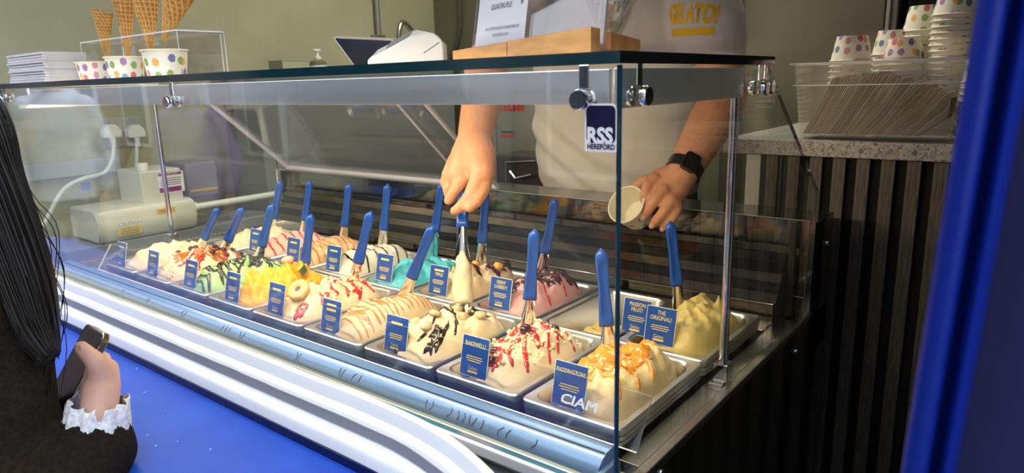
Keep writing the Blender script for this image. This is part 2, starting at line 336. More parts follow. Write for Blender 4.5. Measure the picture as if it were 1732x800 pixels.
# blue post beside the camera
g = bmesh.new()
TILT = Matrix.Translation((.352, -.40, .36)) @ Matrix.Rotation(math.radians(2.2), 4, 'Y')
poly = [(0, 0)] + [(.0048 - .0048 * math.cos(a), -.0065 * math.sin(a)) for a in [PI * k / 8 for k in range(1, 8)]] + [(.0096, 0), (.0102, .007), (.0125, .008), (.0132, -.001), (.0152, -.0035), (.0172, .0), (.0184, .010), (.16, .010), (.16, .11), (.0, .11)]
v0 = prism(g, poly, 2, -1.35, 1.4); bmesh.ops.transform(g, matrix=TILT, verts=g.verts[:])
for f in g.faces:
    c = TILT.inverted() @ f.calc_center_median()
    if c.x > .0180 and c.y < .02: f.material_index = 1  # shade painted into the right-hand faces as dark navy
struct('trim_4', g, ['blue_post', 'painted_shade_navy'], 'glossy royal blue moulded door post', smooth='auto')
# houses over the street, seen as reflections
def house(x0, x1, y, h, m, label, n):
    t = thing('town_house', ((x0 + x1) / 2, y - .5, GZ), label, 'building'); obj('facade', bbox((x0, y - 1, GZ), (x1, y, GZ + h)), m, t)
    for k in range(n):
        for zz, hh in ((GZ + .5, 1.5), (GZ + 2.7, 1.3), (GZ + 4.8, 1.1)):
            xc = x0 + (k + .5) * (x1 - x0) / n; w = obj('window', bbox((xc - .5, y, zz), (xc + .5, y + .06, zz + hh)), 'white_plastic', t)
            obj('pane', bbox((xc - .43, y + .055, zz + .07), (xc + .43, y + .07, zz + hh - .07)), 'window_dark', w)
house(-19, -10.2, -5.6, 6.8, 'brick', 'far left red brick house across the street', 4); house(-10.1, -4.6, -5.6, 6.2, 'stone', 'pale stone house across the street on the left', 3)
house(-4.5, 1.4, -5.8, 6.8, 'brick', 'red brick house straight across the street', 3); house(1.5, 8, -5.6, 6.4, 'stone', 'pale stone house across the street on the right', 3)
t = thing('added_end_house', (-19.5, -3, GZ), 'brick house closing the far end of the street', 'building'); obj('facade', bbox((-20, -5.6, GZ), (-19.1, -.3, GZ + 7)), 'brick', t)  # unseen house added to darken the sky mirrored in the front glass
for yy in (-4.4, -2.6): obj('window', bbox((-19.1, yy - .5, GZ + .6), (-19.03, yy + .5, GZ + 2.1)), 'window_dark', t)
t = thing('neighbour_shop', (-8, -.2, GZ), 'pale rendered shop next door along the street', 'building'); obj('facade', bbox((-18, -.30, GZ), (WX - .42, .2, GZ + 6)), 'stone', t); obj('shop_window', bbox((-7, -.33, GZ + .6), (-3.6, -.30, GZ + 2.4)), 'window_dark', t)
# ================================================================== THE DISPLAY CASE
CX0, CX1 = -1.735, .045       # outer left and right
YF, YT, YB = -.10, .342, .667 # front pane, rear edge of the lid, rear pane
ZT, ZS, ZR = .452, .220, .156
case = thing('display_case', (-.85, .3, FZ), 'long glass gelato display case with steel pans inside', 'display case')
obj('base_body', bbox((CX0 + .01, -.085, FZ), (CX1 - .012, .78, -.125)), 'black', case)
obj('side_panel', bbox((CX1 - .010, -.105, FZ), (CX1, .80, -.036), .001), 'black_gloss', case)
obj('side_panel', bbox((CX0, -.105, FZ), (CX0 + .010, .80, -.036), .001), 'black_gloss', case)
obj('rear_body', bbox((CX0 + .012, .672, -.124), (CX1, .80, ZR), .002), 'black_gloss', case)
obj('front_skirt', bbox((CX0 + .011, -.100, -.124), (CX1 - .011, -.012, -.052), .002), 'deck_grey', case)
obj('deck', bbox((-.0015, -.011, -.124), (CX1 - .011, .668, -.034), .001), 'steel', case)
obj('deck', bbox((CX0 + .012, -.011, -.124), (-1.532, .668, -.034), .001), 'steel', case)
# front glass, side glasses, lid
obj('front_glass', slab((CX0, YF - .004, -.017), (CX1, YF + .004, .4475), 1), ['pane', 'glass_edge_blue'], case)
def side_glass(x0, x1):
    bm = bmesh.new(); prism(bm, [(YF + .006, -.03), (YB, -.03), (YB, ZS), (YT, .4475), (YF + .006, .4475)], 0, x0, x1)
    for f in bm.faces:
        f.normal_update(); f.material_index = 0 if abs(f.normal.x) > .9 else 1
    return bm
obj('side_glass', side_glass(CX1 - .007, CX1 - .001), ['pane', 'glass_edge_dark'], case)
obj('side_glass', side_glass(CX0 + .001, CX0 + .007), ['pane', 'glass_edge_dark'], case)
lid = slab((CX0 - .01, YF - .008, .4485), (CX1 + .004, YT + .01, .4605), 2)
for f in lid.faces:
    if f.material_index and f.calc_center_median().x > 0: f.material_index = 2
    elif f.material_index and f.calc_center_median().y > .1: f.material_index = 2
obj('top_glass', lid, ['pane', 'glass_edge', 'glass_edge_dark'], case)
obj('bottom_rail', bbox((CX1 - .012, YF - .005, -.037), (CX1 + .004, YB + .004, -.0245), .002), 'steel', case)
obj('bottom_rail', bbox((CX0 - .004, YF - .005, -.037), (CX0 + .012, YB + .004, -.0245), .002), 'steel', case)
obj('bottom_rail', bbox((CX0, YF - .010, -.033), (CX1 - .013, YF + .009, -.0175), .002), 'alu', case)
obj('glass_foot', bbox((CX0 + .013, YF + .010, -.0515), (CX1 - .013, YF + .020, -.022), .001), 'steel_green', case)
# light bar around the top
obj('light_bar', bbox((CX0 + .02, -.078, .4085), (.020, -.072, .4445), .0012), 'alu', case)
obj('light_bar', bbox((.020, -.070, .4040), (.026, .292, .4455), .0012), 'alu', case)
obj('light_bar', bbox((CX0 + .010, -.070, .3985), (CX0 + .016, .292, .4455), .0012), 'alu', case)
obj('lamp_tube', bbox((CX0 + .04, -.066, .428), (.0, -.050, .440), .003), 'lamp_glow', case)
for x in (.022, CX0 + .014):
    g = bmesh.new(); tube(g, [(x, .272, -.012), (x, .272, .4038)], .0068, 16); p = obj('post', g, 'chrome', case, smooth='auto')
    obj('post_clamp', bbox((x - .011, .259, -.0245), (x + .011, .285, .004), .0015), 'chrome', p)
    obj('post_foot', bbox((x - .014, .248, -.0339), (x + .008, .250 + .03, -.0246), .0015), 'steel', p)
def hinge(c, ax):
    g = bmesh.new(); c = Vector(c); a = Vector((0, 0, 0)); a[ax] = 1
    for s in (-1, 1):
        prof = [(0, .004), (.008, .004), (.0105, .006), (.0105, .011), (.009, .013), (0, .013)]
        M = plane_M(c, (0, 0, 1), a.cross(Vector((0, 0, 1)))) if s > 0 else plane_M(c, (0, 0, 1), -a.cross(Vector((0, 0, 1))))
        lathe(g, [(max(r, 1e-4), z) for r, z in prof], 20, M)
    h = obj('hinge_disc', g, 'chrome', case, smooth='auto')
    obj('hinge_arm', bbox(c + Vector((-.006, -.006, .0105)) + a * .006, c + Vector((.006, .006, .034)) - a * .004, .001), 'chrome', h)
hinge((.003, YF, .4145), 1); hinge((CX1 - .004, -.055, .4165), 0); hinge((CX1 - .004, .312, .4165), 0); hinge((CX1 - .004, .336, .418), 0)
hinge((-1.71, YF, .425), 1); hinge((-.85, YF, .4145), 1)
# rear: low glass, mirror strip, louvre
obj('rear_glass', slab((CX0 + .012, .655, ZR - .15), (CX1 - .010, .660, ZR + .004), 1), ['pane', 'acrylic_edge_bright'], case)
obj('rear_rail', bbox((-1.66, .640, .094), (CX1 - .02, .650, .108), .001), 'black_gloss', case)
for x in (-1.665, .012): obj('rear_stile', bbox((x - .006, .636, -.03), (x + .006, .652, .160), .001), 'black', case)
for k in range(5):
    z0 = .008 + k * .0172; y0 = .585 + k * .011
    g = bmesh.new(); prism(g, [(y0, z0), (y0 + .004, z0), (y0 + .017, z0 + .0165), (y0 + .013, z0 + .0165)], 0, -1.655, .002)
    obj('louvre', g, 'louvre_steel' if k % 2 == 0 else 'black_gloss', case)
    obj('louvre_gap', bbox((-1.655, y0 + .0042, z0 - .007), (.002, y0 + .006, z0 + .002)), 'black', case)
obj('rear_panel', bbox((-1.655, .645, -.03), (.002, .6475, .093)), 'black', case)
obj('mirror_strip', bbox((-1.655, .572, -.034), (.002, .576, .010), .0008), 'steel_mirror', case)
obj('rear_ledge', bbox((-1.53, .532, -.040), (-.002, .571, -.030), .001), 'steel', case)
# sloping acrylic flap
g = bmesh.new(); fx0, fx1 = -1.66, -.735; A = Vector((0, .662, .172)); B = Vector((0, .372, .432)); n = Vector((0, (B - A).z, -(B - A).y)).normalized() * .004
prism(g, [tuple((A + n)[1:]), tuple((B + n)[1:]), tuple(B[1:]), tuple(A[1:])], 0, fx0, fx1)
for f in g.faces:
    f.normal_update(); f.material_index = 0 if abs(f.normal.x) < .5 and f.calc_area() > .05 else 1
flap = obj('rear_flap', g, ['acrylic', 'acrylic_edge'], case)
dAB = (B - A).normalized()
for nm, p0, p1, r in (('flap_bead', Vector((fx0, 0, 0)) + A - n, Vector((fx1, 0, 0)) + A - n, .007), ('flap_bead', Vector((fx0, 0, 0)) + A - n, Vector((fx0, 0, 0)) + B - n, .005), ('flap_bead', Vector((fx1, 0, 0)) + A - n, Vector((fx1, 0, 0)) + B - n, .005), ('flap_bead', Vector((fx1 - .09, 0, 0)) + A * .98 - n, Vector((fx1 - .09, 0, 0)) + B - n, .003)):
    g = bmesh.new(); tube(g, [p0, p1], r, 10); obj(nm, g, 'acrylic_edge', flap, smooth='auto')
# front trough and low guard
g = bmesh.new(); prism(g, [(-.016, -.050), (-.016, -.016), (-.020, -.012), (-.036, -.013), (-.046, -.017), (-.056, -.026), (-.060, -.036), (-.058, -.050)], 0, -1.70, -.004)
rail = obj('front_rail', g, 'rail_blue', case, smooth='auto')
for i, (a, b) in enumerate(((-.022, -.0119), (-.040, -.0141))):
    obj('rail_line', bbox((-1.69, a, b - .0003), (-.006, a + .0016, b + .0009)), 'chrome' if i == 0 else 'navy', rail)
obj('rail_end', bbox((-.0035, -.072, -.050), (.004, -.016, -.028), .0015), 'rail_blue', case)
random.seed(3)
for x in (-.10, -.155, -.215, -.25, -.30, -.46, -.50, -.62, -.80, -.86, -1.02, -1.18, -1.3):
    for k in range(random.choice((1, 2, 3))):
        xx = x + k * .012; z = -.026 - random.random() * .004
        g = bmesh.new(); q = [Vector((0, -.0485 - .0025 * t, z - .006 * t)) for t in (0, .5, 1)]; s = random.uniform(-.006, .006)
        pts = [Vector((xx + s * t, -.0475 - .0095 * (t + .2) - .0009, -.0185 - .0092 * (t + .2))) for t in (0, .5, 1)]
        pts[1].x += random.uniform(-.004, .004); tube(g, spline(pts, 3), .0009, 5); obj('reflection_mark', g, 'navy', rail)  # dark strokes painted in as reflections on the rail
g = bmesh.new(); prism(g, [(-.0215, -.0105), (-.0185, -.0105), (.0205, .048), (.0180, .0490)], 0, -1.52, .028)
for f in g.faces:
    f.normal_update(); f.material_index = 0 if abs(f.normal.x) < .5 and f.calc_area() > .05 else 1
guard = obj('splash_guard', g, ['acrylic', 'acrylic_edge_bright'], case)
gu = Vector((0, .0395, .0595)).normalized()
p = at(982, 680, .0); text('lettering', 'CIAM', .0175, 'ciam_print', guard, plane_M(Vector((p.x, -.0035, .0215)) + Vector((0, -.0008, .0006)), (1, 0, 0), gu), 'white CIAM lettering', bold=.0004, sx=1.35)
# bolts on the black panel
for u in ((1398, 411), (1345, 594), (1116, 798)):
    p = atx(*u, CX1 + .0005); g = bmesh.new(); lathe(g, [(.0055, 0), (.0055, .003), (.004, .005), (.0001, .005)], 14, plane_M(p, (0, 1, 0), (0, 0, 1))); obj('bolt', g, 'chrome', case, smooth='auto')
# round-cornered sticker on the front glass
SM = plane_M(at(1016, 216, YF - .0046), (1, 0, 0), (0, 0, 1)); sw, sh = .0365, .0475
def rrect(w, h, r, n=5, top_only=False):
    out = []
    for cx, cy, a0 in ((w / 2 - r, h / 2 - r, 0), (-w / 2 + r, h / 2 - r, 90), (-w / 2 + r, -h / 2 + r, 180), (w / 2 - r, -h / 2 + r, 270)):
        if top_only and cy < 0: out.append((math.copysign(w / 2, cx), -h / 2)); continue
        for k in range(n + 1):
            a = math.radians(a0 + 90 * k / n); out.append((cx + r * math.cos(a), cy + r * math.sin(a)))
    return out
def plate(M, poly, t0, t1, off=(0, 0)):
    g = bmesh.new(); loft(g, [[M @ Vector((x + off[0], y + off[1], t)) for x, y in poly] for t in (t0, t1)]); return g
st = tag(obj('sticker', plate(SM, rrect(sw, sh, .006, top_only=True), 0, .0004), 'white_print', case), 'white and navy RSS HEREFORD sticker')
obj('sticker_field', plate(SM, rrect(sw * .92, .0372, .0055, top_only=False), .0004, .0006, (.0003, .0032)), 'navy_sticker', st)
text('lettering', 'RSS', .0215, 'white_print', st, SM @ Matrix.Translation((-.0008, -.0086, .0008)), sx=.92, bold=.0009)
text('lettering', 'HEREFORD', .0072, 'navy_sticker', st, SM @ Matrix.Translation((.0006, -.0192, .0008)), sx=.90, bold=.00025)
# ================================================================== PANS AND GELATO
PW, PL, PX, PY = .162, .262, .17, .265
def rr3(w, l, r, z, n=5): return [(x, y, z) for x, y in rrect(w, l, r, n)]
bm = bmesh.new()
rings = [rr3(PW - .010, PL - .010, .008, -.026), rr3(PW - .004, PL - .004, .010, -.026), rr3(PW - .004, PL - .004, .010, -.0205), rr3(PW - .008, PL - .008, .009, -.0200), rr3(PW - .008, PL - .008, .009, -.0180), rr3(PW - .002, PL - .002, .010, -.0175), rr3(PW - .002, PL - .002, .010, -.0125), rr3(PW - .006, PL - .006, .010, -.0120), rr3(PW - .006, PL - .006, .010, -.0100), rr3(PW, PL, .011, -.0095),
         rr3(PW, PL, .011, -.002), rr3(PW - .004, PL - .004, .010, 0), rr3(PW - .022, PL - .022, .022, -.001), rr3(PW - .027, PL - .027, .026, -.006), rr3(PW - .042, PL - .042, .026, -.085), rr3(PW - .062, PL - .062, .022, -.096), rr3(PW - .12, PL - .12, .01, -.097)]
vr = loft(bm, rings, cap=False); bm.faces.new(vr[-1])
pan0 = bpy.data.meshes.new('gelato_pan'); bmesh.ops.recalc_face_normals(bm, faces=bm.faces[:])
if sum(f.normal.z for f in bm.faces if abs(f.calc_center_median().z + .097) < .001) < 0: bmesh.ops.reverse_faces(bm, faces=bm.faces[:])
bm.to_mesh(pan0); bm.free(); pan0.materials.append(MATS['pan_steel']); pan0.polygons.foreach_set('use_smooth', [True] * len(pan0.polygons)); pan0.set_sharp_from_angle(angle=math.radians(35))
def pc(row, i): return Vector((-(i + .5) * PX, .131 + row * PY, 0))
FL = {  # flavour words for labels
 (0, 0): 'orange-glazed cream gelato', (0, 1): 'cherry and crumble gelato', (0, 2): 'cookie dough gelato with thick chocolate', (0, 3): 'caramel-striped biscuit gelato', (0, 4): 'jam biscuit gelato', (0, 5): 'mango gelato', (0, 6): 'mint gelato with chocolate', (0, 7): 'black cherry honeycomb gelato', (0, 8): 'plain cream gelato at the far left',
 (1, 0): 'smooth vanilla gelato', (1, 1): 'last scoops of passion fruit gelato', (1, 2): 'pink cherry gelato', (1, 3): 'toffee gelato with dark sauce', (1, 4): 'turquoise gelato', (1, 5): 'white gelato with black stripes', (1, 6): 'toffee-striped caramel gelato', (1, 7): 'strawberry-rippled gelato', (1, 8): 'low cream gelato in the far corner'}
for row in (0, 1):
    for i in range(9):
        o = bpy.data.objects.new('gelato_pan', pan0); COL.objects.link(o); o.location = pc(row, i)
        tag(o, 'steel pan holding the ' + FL[(row, i)], 'pan', 'steel gelato pans in two rows')
class Mound:
    def __init__(s, row, i, m, H=.055, z0=-.012, ox=0, oy=0, sx=.065, sy=.114, a=2.1, b=.72, ridge=.004, seed=0, fn=None, p=3.0, peaks=()):
        s.c = pc(row, i) + Vector((ox, oy, 0)); s.sx, s.sy, s.H, s.z0, s.a, s.b, s.ridge, s.seed, s.fn, s.p, s.peaks = sx, sy, H, z0, a, b, ridge, seed + 11 * i + 5 * row, fn, p, peaks
        bm = bmesh.new(); NR, NA = 30, 84; rings = []
        for j in range(1, NR + 1):
            r = j / NR; R = []
            for k in range(NA):
                t = 2 * PI * k / NA; c, sn = math.cos(t), math.sin(t); q = (abs(c) ** s.p + abs(sn) ** s.p) ** (-1 / s.p); R.append(s.pt(r * q * c, r * q * sn))
            rings.append(R)
        vr = loft(bm, rings, cap=False); cv = bm.verts.new(s.pt(0, 0))
        for k in range(NA): bm.faces.new((cv, vr[0][k], vr[0][(k + 1) % NA]))
        bl = [bm.verts.new((v.co.x, v.co.y, s.z0 - .02)) for v in vr[-1]]
        for k in range(NA): bm.faces.new((vr[-1][k], bl[k], bl[(k + 1) % NA], vr[-1][(k + 1) % NA]))
        bm.faces.new(bl[::-1])
        s.o = obj('gelato', bm, m, smooth=True); w = FL[(row, i)]; tag(s.o, 'mound of ' + w + ' in its steel pan', 'gelato', 'gelato mounds in the case')
    def h(s, u, v):
        r = min(1., (abs(u) ** s.p + abs(v) ** s.p) ** (1 / s.p)); e = max(0, 1 - r ** s.a) ** s.b
        q = noise.noise(Vector((u * 1.3 + s.seed, v * 1.9, s.seed * .7))); w = noise.noise(Vector((u * 2.4, v * 4.2 + s.seed, 3.1)))
        rid = s.ridge * (1 - abs(math.sin(v * 7 + u * 2.2 + 2.4 * w + s.seed))) * 1.4 + s.ridge * .9 * w + s.ridge * 1.3 * q
        fo = 1 - 2.2 * abs(noise.noise(Vector((u * 2.3 + s.seed, v * 3.4 - s.seed, 7.7)))); f2 = 1 - 2.2 * abs(noise.noise(Vector((u * 4.6 - s.seed, v * 7.5 + s.seed, 1.3))))
        z = s.z0 + s.H * .74 * e * (1 + .12 * q) + (rid + s.ridge * (.55 * fo + .30 * f2)) * (1 - r ** 5)
        for pu, pv, ph, pr in s.peaks: z += ph * math.exp(-math.hypot((u - pu) * s.sx, (v - pv) * s.sy) / pr)
        return z + (s.fn(u, v) if s.fn else 0)
    def pt(s, u, v): return Vector((s.c.x + u * s.sx, s.c.y + v * s.sy, s.h(u, v)))
    def nrm(s, u, v):
        e = .02; a = s.pt(u + e, v) - s.pt(u - e, v); b = s.pt(u, v + e) - s.pt(u, v - e); return a.cross(b).normalized()
    def strip(s, pts, w, m, name='sauce_drizzle', th=.35, n=7):
        P = spline([(*p, 0) for p in pts], n); rings = []; N = len(P)
        for k, q in enumerate(P):
            d = P[min(k + 1, N - 1)] - P[max(k - 1, 0)]; a = s.pt(q.x, q.y); nn = s.nrm(q.x, q.y)
            t = (s.pt(q.x + d.x * .1, q.y + d.y * .1) - a).normalized(); sd = t.cross(nn).normalized()
            ww = w * (.75 + .5 * noise.noise(Vector((k * .45 + s.seed, pts[0][0] * 9, 1)))) * min(1, .35 + min(k, N - 1 - k) * .4)
            rings.append([a + sd * ww * math.cos(g) + nn * (ww * th * math.sin(g) + .0004) for g in [-.5 + (PI + 1) * j / 6 for j in range(7)]])
        bm = bmesh.new(); loft(bm, rings); return obj(name, bm, m, s.o, smooth=True)
    def patch(s, u, v, ru, rv, m, name='sauce_patch', lift=.0022, jag=.35, sd=0):
        bm = bmesh.new(); NA, NR = 30, 6; rings = []
        for j in range(1, NR + 2):
            r = min(j / NR, 1.); R = []
            for k in range(NA):
                t = 2 * PI * k / NA; g = 1 + jag * noise.noise(Vector((math.cos(t) * 1.7, math.sin(t) * 1.7, sd + s.seed)))
                uu, vv = u + r * ru * g * math.cos(t), v + r * rv * g * math.sin(t); l = max(.985, math.hypot(uu, vv)) if False else 1
                a = s.pt(max(-.99, min(.99, uu)), max(-.99, min(.99, vv))); R.append(a + s.nrm(uu, vv) * (lift * (1 - r ** 3) if j <= NR else -.002))
            rings.append(R)
        vr = loft(bm, rings, cap=False); bm.faces.new(vr[0][::-1]); bm.faces.new(vr[-1]); return obj(name, bm, m, s.o, smooth=True)
    def lump(s, u, v, r, m, name, sc=(1, 1, .8), sink=.35, seg=10, rough=.25, cube=False):
        bm = bmesh.new()
        if cube:
            box(bm, (-r, -r, -r), (r, r, r)); bmesh.ops.bevel(bm, geom=bm.edges[:], offset=r * .35, segments=2, affect='EDGES')
        else: bmesh.ops.create_icosphere(bm, subdivisions=2, radius=r)
        sd = random.random() * 50; A = Matrix.Rotation(random.random() * 6, 3, 'Z') @ Matrix.Rotation(random.uniform(-.5, .5), 3, 'X'); c = s.pt(u, v) + s.nrm(u, v) * r * (sc[2] - sink)
        for q in bm.verts: q.co = A @ Vector([a * b for a, b in zip(q.co * (1 + rough * noise.noise(q.co / r * 1.1 + Vector((sd, 0, 0)))), sc)]) + c
        return obj(name, bm, m, s.o, smooth=True)
    def crumbs(s, spots, m, name='crumb_topping', rmin=.0018, rmax=.004):
        bm = bmesh.new()
        for u, v in spots:
            r = random.uniform(rmin, rmax); g = bmesh.ops.create_icosphere(bm, subdivisions=1, radius=r); c = s.pt(u, v) + s.nrm(u, v) * r * .4; sd = random.random() * 30
            for q in g['verts']: q.co = q.co * (1 + .5 * noise.noise(q.co / r + Vector((sd, 0, 0)))) + c
        return tag(obj(name, bm, m, s.o, smooth=True), None, kind='stuff')
R_ = random.uniform
def scatter(n, u0, u1, v0, v1): return [(R_(u0, u1), R_(v0, v1)) for _ in range(n)]
random.seed(21)
# front row, right to left
m = Mound(0, 0, 'ice_paleyellow', H=.062, z0=-.014, sx=.064, sy=.110, ox=.003, oy=.004, ridge=.007, seed=4, a=3, b=.6)
m.patch(-.2, .1, .55, .42, 'top_glaze', 'marmalade', jag=.8, sd=1); m.patch(.25, -.25, .30, .22, 'top_glaze', 'marmalade', jag=.9, sd=2); m.patch(-.35, -.55, .30, .22, 'top_glaze', 'marmalade', jag=.8, sd=3); m.patch(.1, .62, .40, .20, 'top_glaze', 'marmalade', jag=.8, sd=6); m.patch(.05, -.05, .62, .34, 'top_glaze', 'marmalade', jag=.7, sd=9, lift=.0018); m.patch(-.55, -.15, .34, .34, 'top_glaze', 'marmalade', jag=.7, sd=12, lift=.0018); m.patch(.0, .35, .5, .22, 'top_glaze', 'marmalade', jag=.7, sd=15, lift=.0018)
for k, (a, b) in enumerate((((.3, -.2), (.86, -.4)), ((.4, .1), (.9, -.05)), ((.2, -.5), (.7, -.72)))): m.strip([a, ((a[0] + b[0]) / 2, (a[1] + b[1]) / 2 + .05), b], .004, 'top_glaze', 'marmalade_drip')
m = Mound(0, 1, 'ice_cream', H=.060, ox=.006, sx=.061, sy=.110, ridge=.007, seed=2)
m.crumbs(scatter(150, -.7, .8, -.45, .9) + scatter(40, -.7, .4, -.8, -.3), 'crumb')
for pts in ([(-.6, .3), (-.2, .1), (.2, .2)], [(.0, .6), (.4, .4), (.85, .1)], [(-.7, -.2), (-.3, -.3), (.0, -.15)], [(.0, -.3), (.2, -.6), (.5, -.72)], [(-.5, -.6), (-.2, -.75), (-.3, -.9)], [(.3, .75), (.7, .55), (.9, .5)], [(-.2, -.5), (.05, -.7), (.1, -.9)], [(.3, .3), (.6, .05), (.9, -.15)], [(.1, 0), (.3, -.3), (.6, -.5), (.8, -.6)]): m.strip(pts, .0052, 'top_redsauce')
for u, v, r in ((-.05, -.02, .0105), (.05, .62, .0095), (-.75, -.5, .009), (-.15, -.62, .0085), (-.05, -.80, .0085)): m.lump(u, v, r, 'top_cherry', 'cherry', (1.15, 1, .75))
for u, v, a in ((-.1, 0, .34), (-.45, .35, .3), (-.2, -.66, .34), (.35, .35, .26), (.45, -.1, .2), (.15, .62, .26), (-.5, -.25, .28)): m.patch(u, v, a, a * .5, 'top_redsauce', jag=1.0, sd=u * 7)
m = Mound(0, 2, 'ice_cream', H=.060, ox=.004, sx=.063, sy=.112, ridge=.007, seed=9)
for pts in ([(-.75, -.75), (-.45, -.35), (-.2, -.1), (.1, .0)], [(-.7, -.3), (-.3, -.1), (.1, -.5), (.15, -.8)], [(-.4, .25), (.05, .05), (.5, -.15), (.75, -.35)], [(-.4, .55), (0, .35), (.45, .15)], [(-.2, .78), (.2, .58), (.6, .4)], [(.3, -.2), (.6, -.5), (.7, -.75)], [(-.85, -.4), (-.8, -.75), (-.6, -.9)]): m.strip(pts, .0042, 'top_choc', th=.5)
for u, v, a in ((-.55, -.08, .15), (.4, -.52, .17), (.55, -.72, .16), (.15, .44, .16), (.35, .66, .14), (-.1, .62, .16), (-.75, -.82, .14), (-.45, -.92, .12)): m.patch(u, v, a, a * .75, 'top_choc', jag=.9, sd=u * 9, lift=.003)
for u, v in ((-.55, -.45), (-.15, -.25), (.1, -.55), (-.5, .5), (-.2, .3), (.3, .1), (.2, .85), (.55, .35), (-.35, -.78), (-.85, -.55)): m.lump(u, v, .0082, 'dough', 'dough_chunk', (1.2, 1, .7), cube=True)
m = Mound(0, 3, 'ice_biscuit', H=.060, ox=.006, sx=.062, sy=.110, ridge=.0025, seed=1, a=3)
for k in range(15):
    v = -.80 + k * .115; m.strip([(-.80, v + .08), (-.3, v + .02 + R_(-.03, .03)), (.25, v - .03), (.82, v - .10 + R_(-.03, .03))], R_(.0016, .0030), 'top_toffee', th=.2)
for v in (-.62, -.15, .35): m.patch(-.2, v, .5, .10, 'top_toffee', jag=1.1, sd=v * 8, lift=.0010)
m = Mound(0, 4, 'ice_cream', H=.064, ox=.006, sx=.062, sy=.108, ridge=.006, seed=6)
m.crumbs(scatter(110, -.8, .8, -.6, .9), 'crumb', rmin=.0015, rmax=.0034)
for pts in ([(-.5, .4), (-.1, .3), (.2, .38)], [(.2, -.05), (.45, -.15), (.7, -.12)], [(-.1, .0), (.2, .05), (.35, -.02)], [(.55, .5), (.8, .35), (.9, .25)], [(-.8, -.5), (-.4, -.45), (-.1, -.6)], [(.1, -.8), (.4, -.7), (.5, -.9)], [(-.6, .7), (-.2, .75), (.2, .62)], [(-.8, .1), (-.5, .15), (-.3, .1)], [(.0, .45), (.3, .3), (.6, .32)], [(.3, .1), (.55, .15), (.8, .05)], [(.2, -.35), (.5, -.4), (.75, -.5)], [(.1, .8), (.4, .7), (.7, .75)]): m.strip(pts, .0048, 'top_redsauce')
for u, v in ((.3, .35), (.1, .1), (.55, -.3), (-.2, .5), (.35, .65), (-.5, -.1)): m.patch(u, v, .14, .07, 'top_redsauce', jag=1, sd=u * 9)
m.patch(.35, -.86, .20, .10, 'top_redsauce', jag=.6); m.patch(.7, .3, .12, .08, 'top_redsauce', jag=.8)
bc = m.pt(-.15, -.52) + Vector((0, -.012, .008)); BM_ = plane_M(bc, (1, .12, -.12), (.05, .75, .66))
bi = bmesh.new(); prof = [(.0065, .0045), (.0195, .0055), (.0225, .004), (.023, 0), (.0225, -.004), (.0195, -.0055), (.0065, -.0045), (.0055, 0)]
vrr = [[bi.verts.new(BM_ @ Vector((r * math.cos(2 * PI * k / 28), r * math.sin(2 * PI * k / 28), z))) for k in range(28)] for r, z in prof]
for j in range(len(prof)):
    for k in range(28): bi.faces.new((vrr[j][k], vrr[j][(k + 1) % 28], vrr[(j + 1) % 8][(k + 1) % 28], vrr[(j + 1) % 8][k]))
b_ = obj('ring_biscuit', bi, 'cookie', m.o, smooth=True); g = bmesh.new(); lathe(g, [(.0062, -.003), (.0062, .003)], 16, BM_); obj('jam_centre', g, 'top_darkplum', b_)
m = Mound(0, 5, 'ice_mango', H=.056, ox=.004, sx=.062, sy=.108, ridge=.013, seed=3)
mc = m.pt(.32, .34); MM = plane_M(mc + Vector((0, 0, .007)), (1, -.2, 0), (.1, .9, .5))
g = bmesh.new(); a = [(.016 * math.cos(t), .020 * math.sin(t)) for t in [PI * k / 10 for k in range(11)]]; loft(g, [[MM @ Vector((x, y - .008, z)) for x, y in a] for z in (-.008, .008)]); w = obj('mango_wedge', g, 'mango_flesh', m.o, smooth='auto')
g = bmesh.new(); a2 = [(.0168 * math.cos(t), .0208 * math.sin(t)) for t in [PI * k / 10 for k in range(11)]]
loft(g, [[MM @ Vector((x, y - .008, z)) for x, y in a + a2[::-1]] for z in (-.0082, .0082)]); obj('mango_peel', g, 'mango_skin', w, smooth='auto')
m.lump(-.05, .22, .014, 'ice_strawberry', 'fruit_chunk', (1.3, .9, .6))
m = Mound(0, 6, 'ice_mint', H=.062, sx=.063, sy=.110, ridge=.007, seed=8)
for k in range(24):
    v = -.84 + k * .072; u = R_(-.3, .3); m.strip([(-.8 + R_(0, .3), v + R_(-.1, .15)), (-.2, v + R_(-.1, .1)), (.25, v + R_(-.12, .12)), (.82 - R_(0, .3), v - R_(0, .2))], R_(.0030, .0050), 'top_choc', th=.5)
for u, v in ((-.3, .1), (.1, .4), (.2, .0), (-.1, .65), (-.5, -.3), (.35, .3)): m.patch(u, v, .2, .12, 'top_choc', jag=1, sd=u * 5)
m = Mound(0, 7, 'ice_cream', H=.062, sx=.063, sy=.110, ridge=.006, seed=12)
for u, v, a in ((-.3, .0, .42), (.1, .45, .4), (-.1, -.45, .3), (.2, .75, .28), (.5, .2, .3), (.35, -.15, .3), (-.5, .45, .3)): m.patch(u, v, a, a * .55, 'top_amber', 'honeycomb_syrup', jag=.9, sd=u * 9)
for pts in ([(.2, .1), (.45, -.1), (.7, -.3), (.85, -.35)], [(.3, .5), (.6, .4), (.85, .3)], [(.1, -.2), (.35, -.45), (.5, -.7)], [(.0, .8), (.4, .75), (.8, .6)]): m.strip(pts, .006, 'top_redsauce')
for u, v in ((-.4, .0), (-.25, -.12), (.0, .3), (.15, .5), (.35, .62), (-.1, .55), (.3, .3), (.5, .45), (-.3, .28), (-.55, -.35), (.2, .85), (.45, .1)): m.lump(u, v, R_(.006, .0088), 'top_cherry', 'cherry', (1.15, 1, .75))
m.crumbs(scatter(22, -.6, .6, -.95, -.5), 'top_amber', 'syrup_specks', .001, .0022)
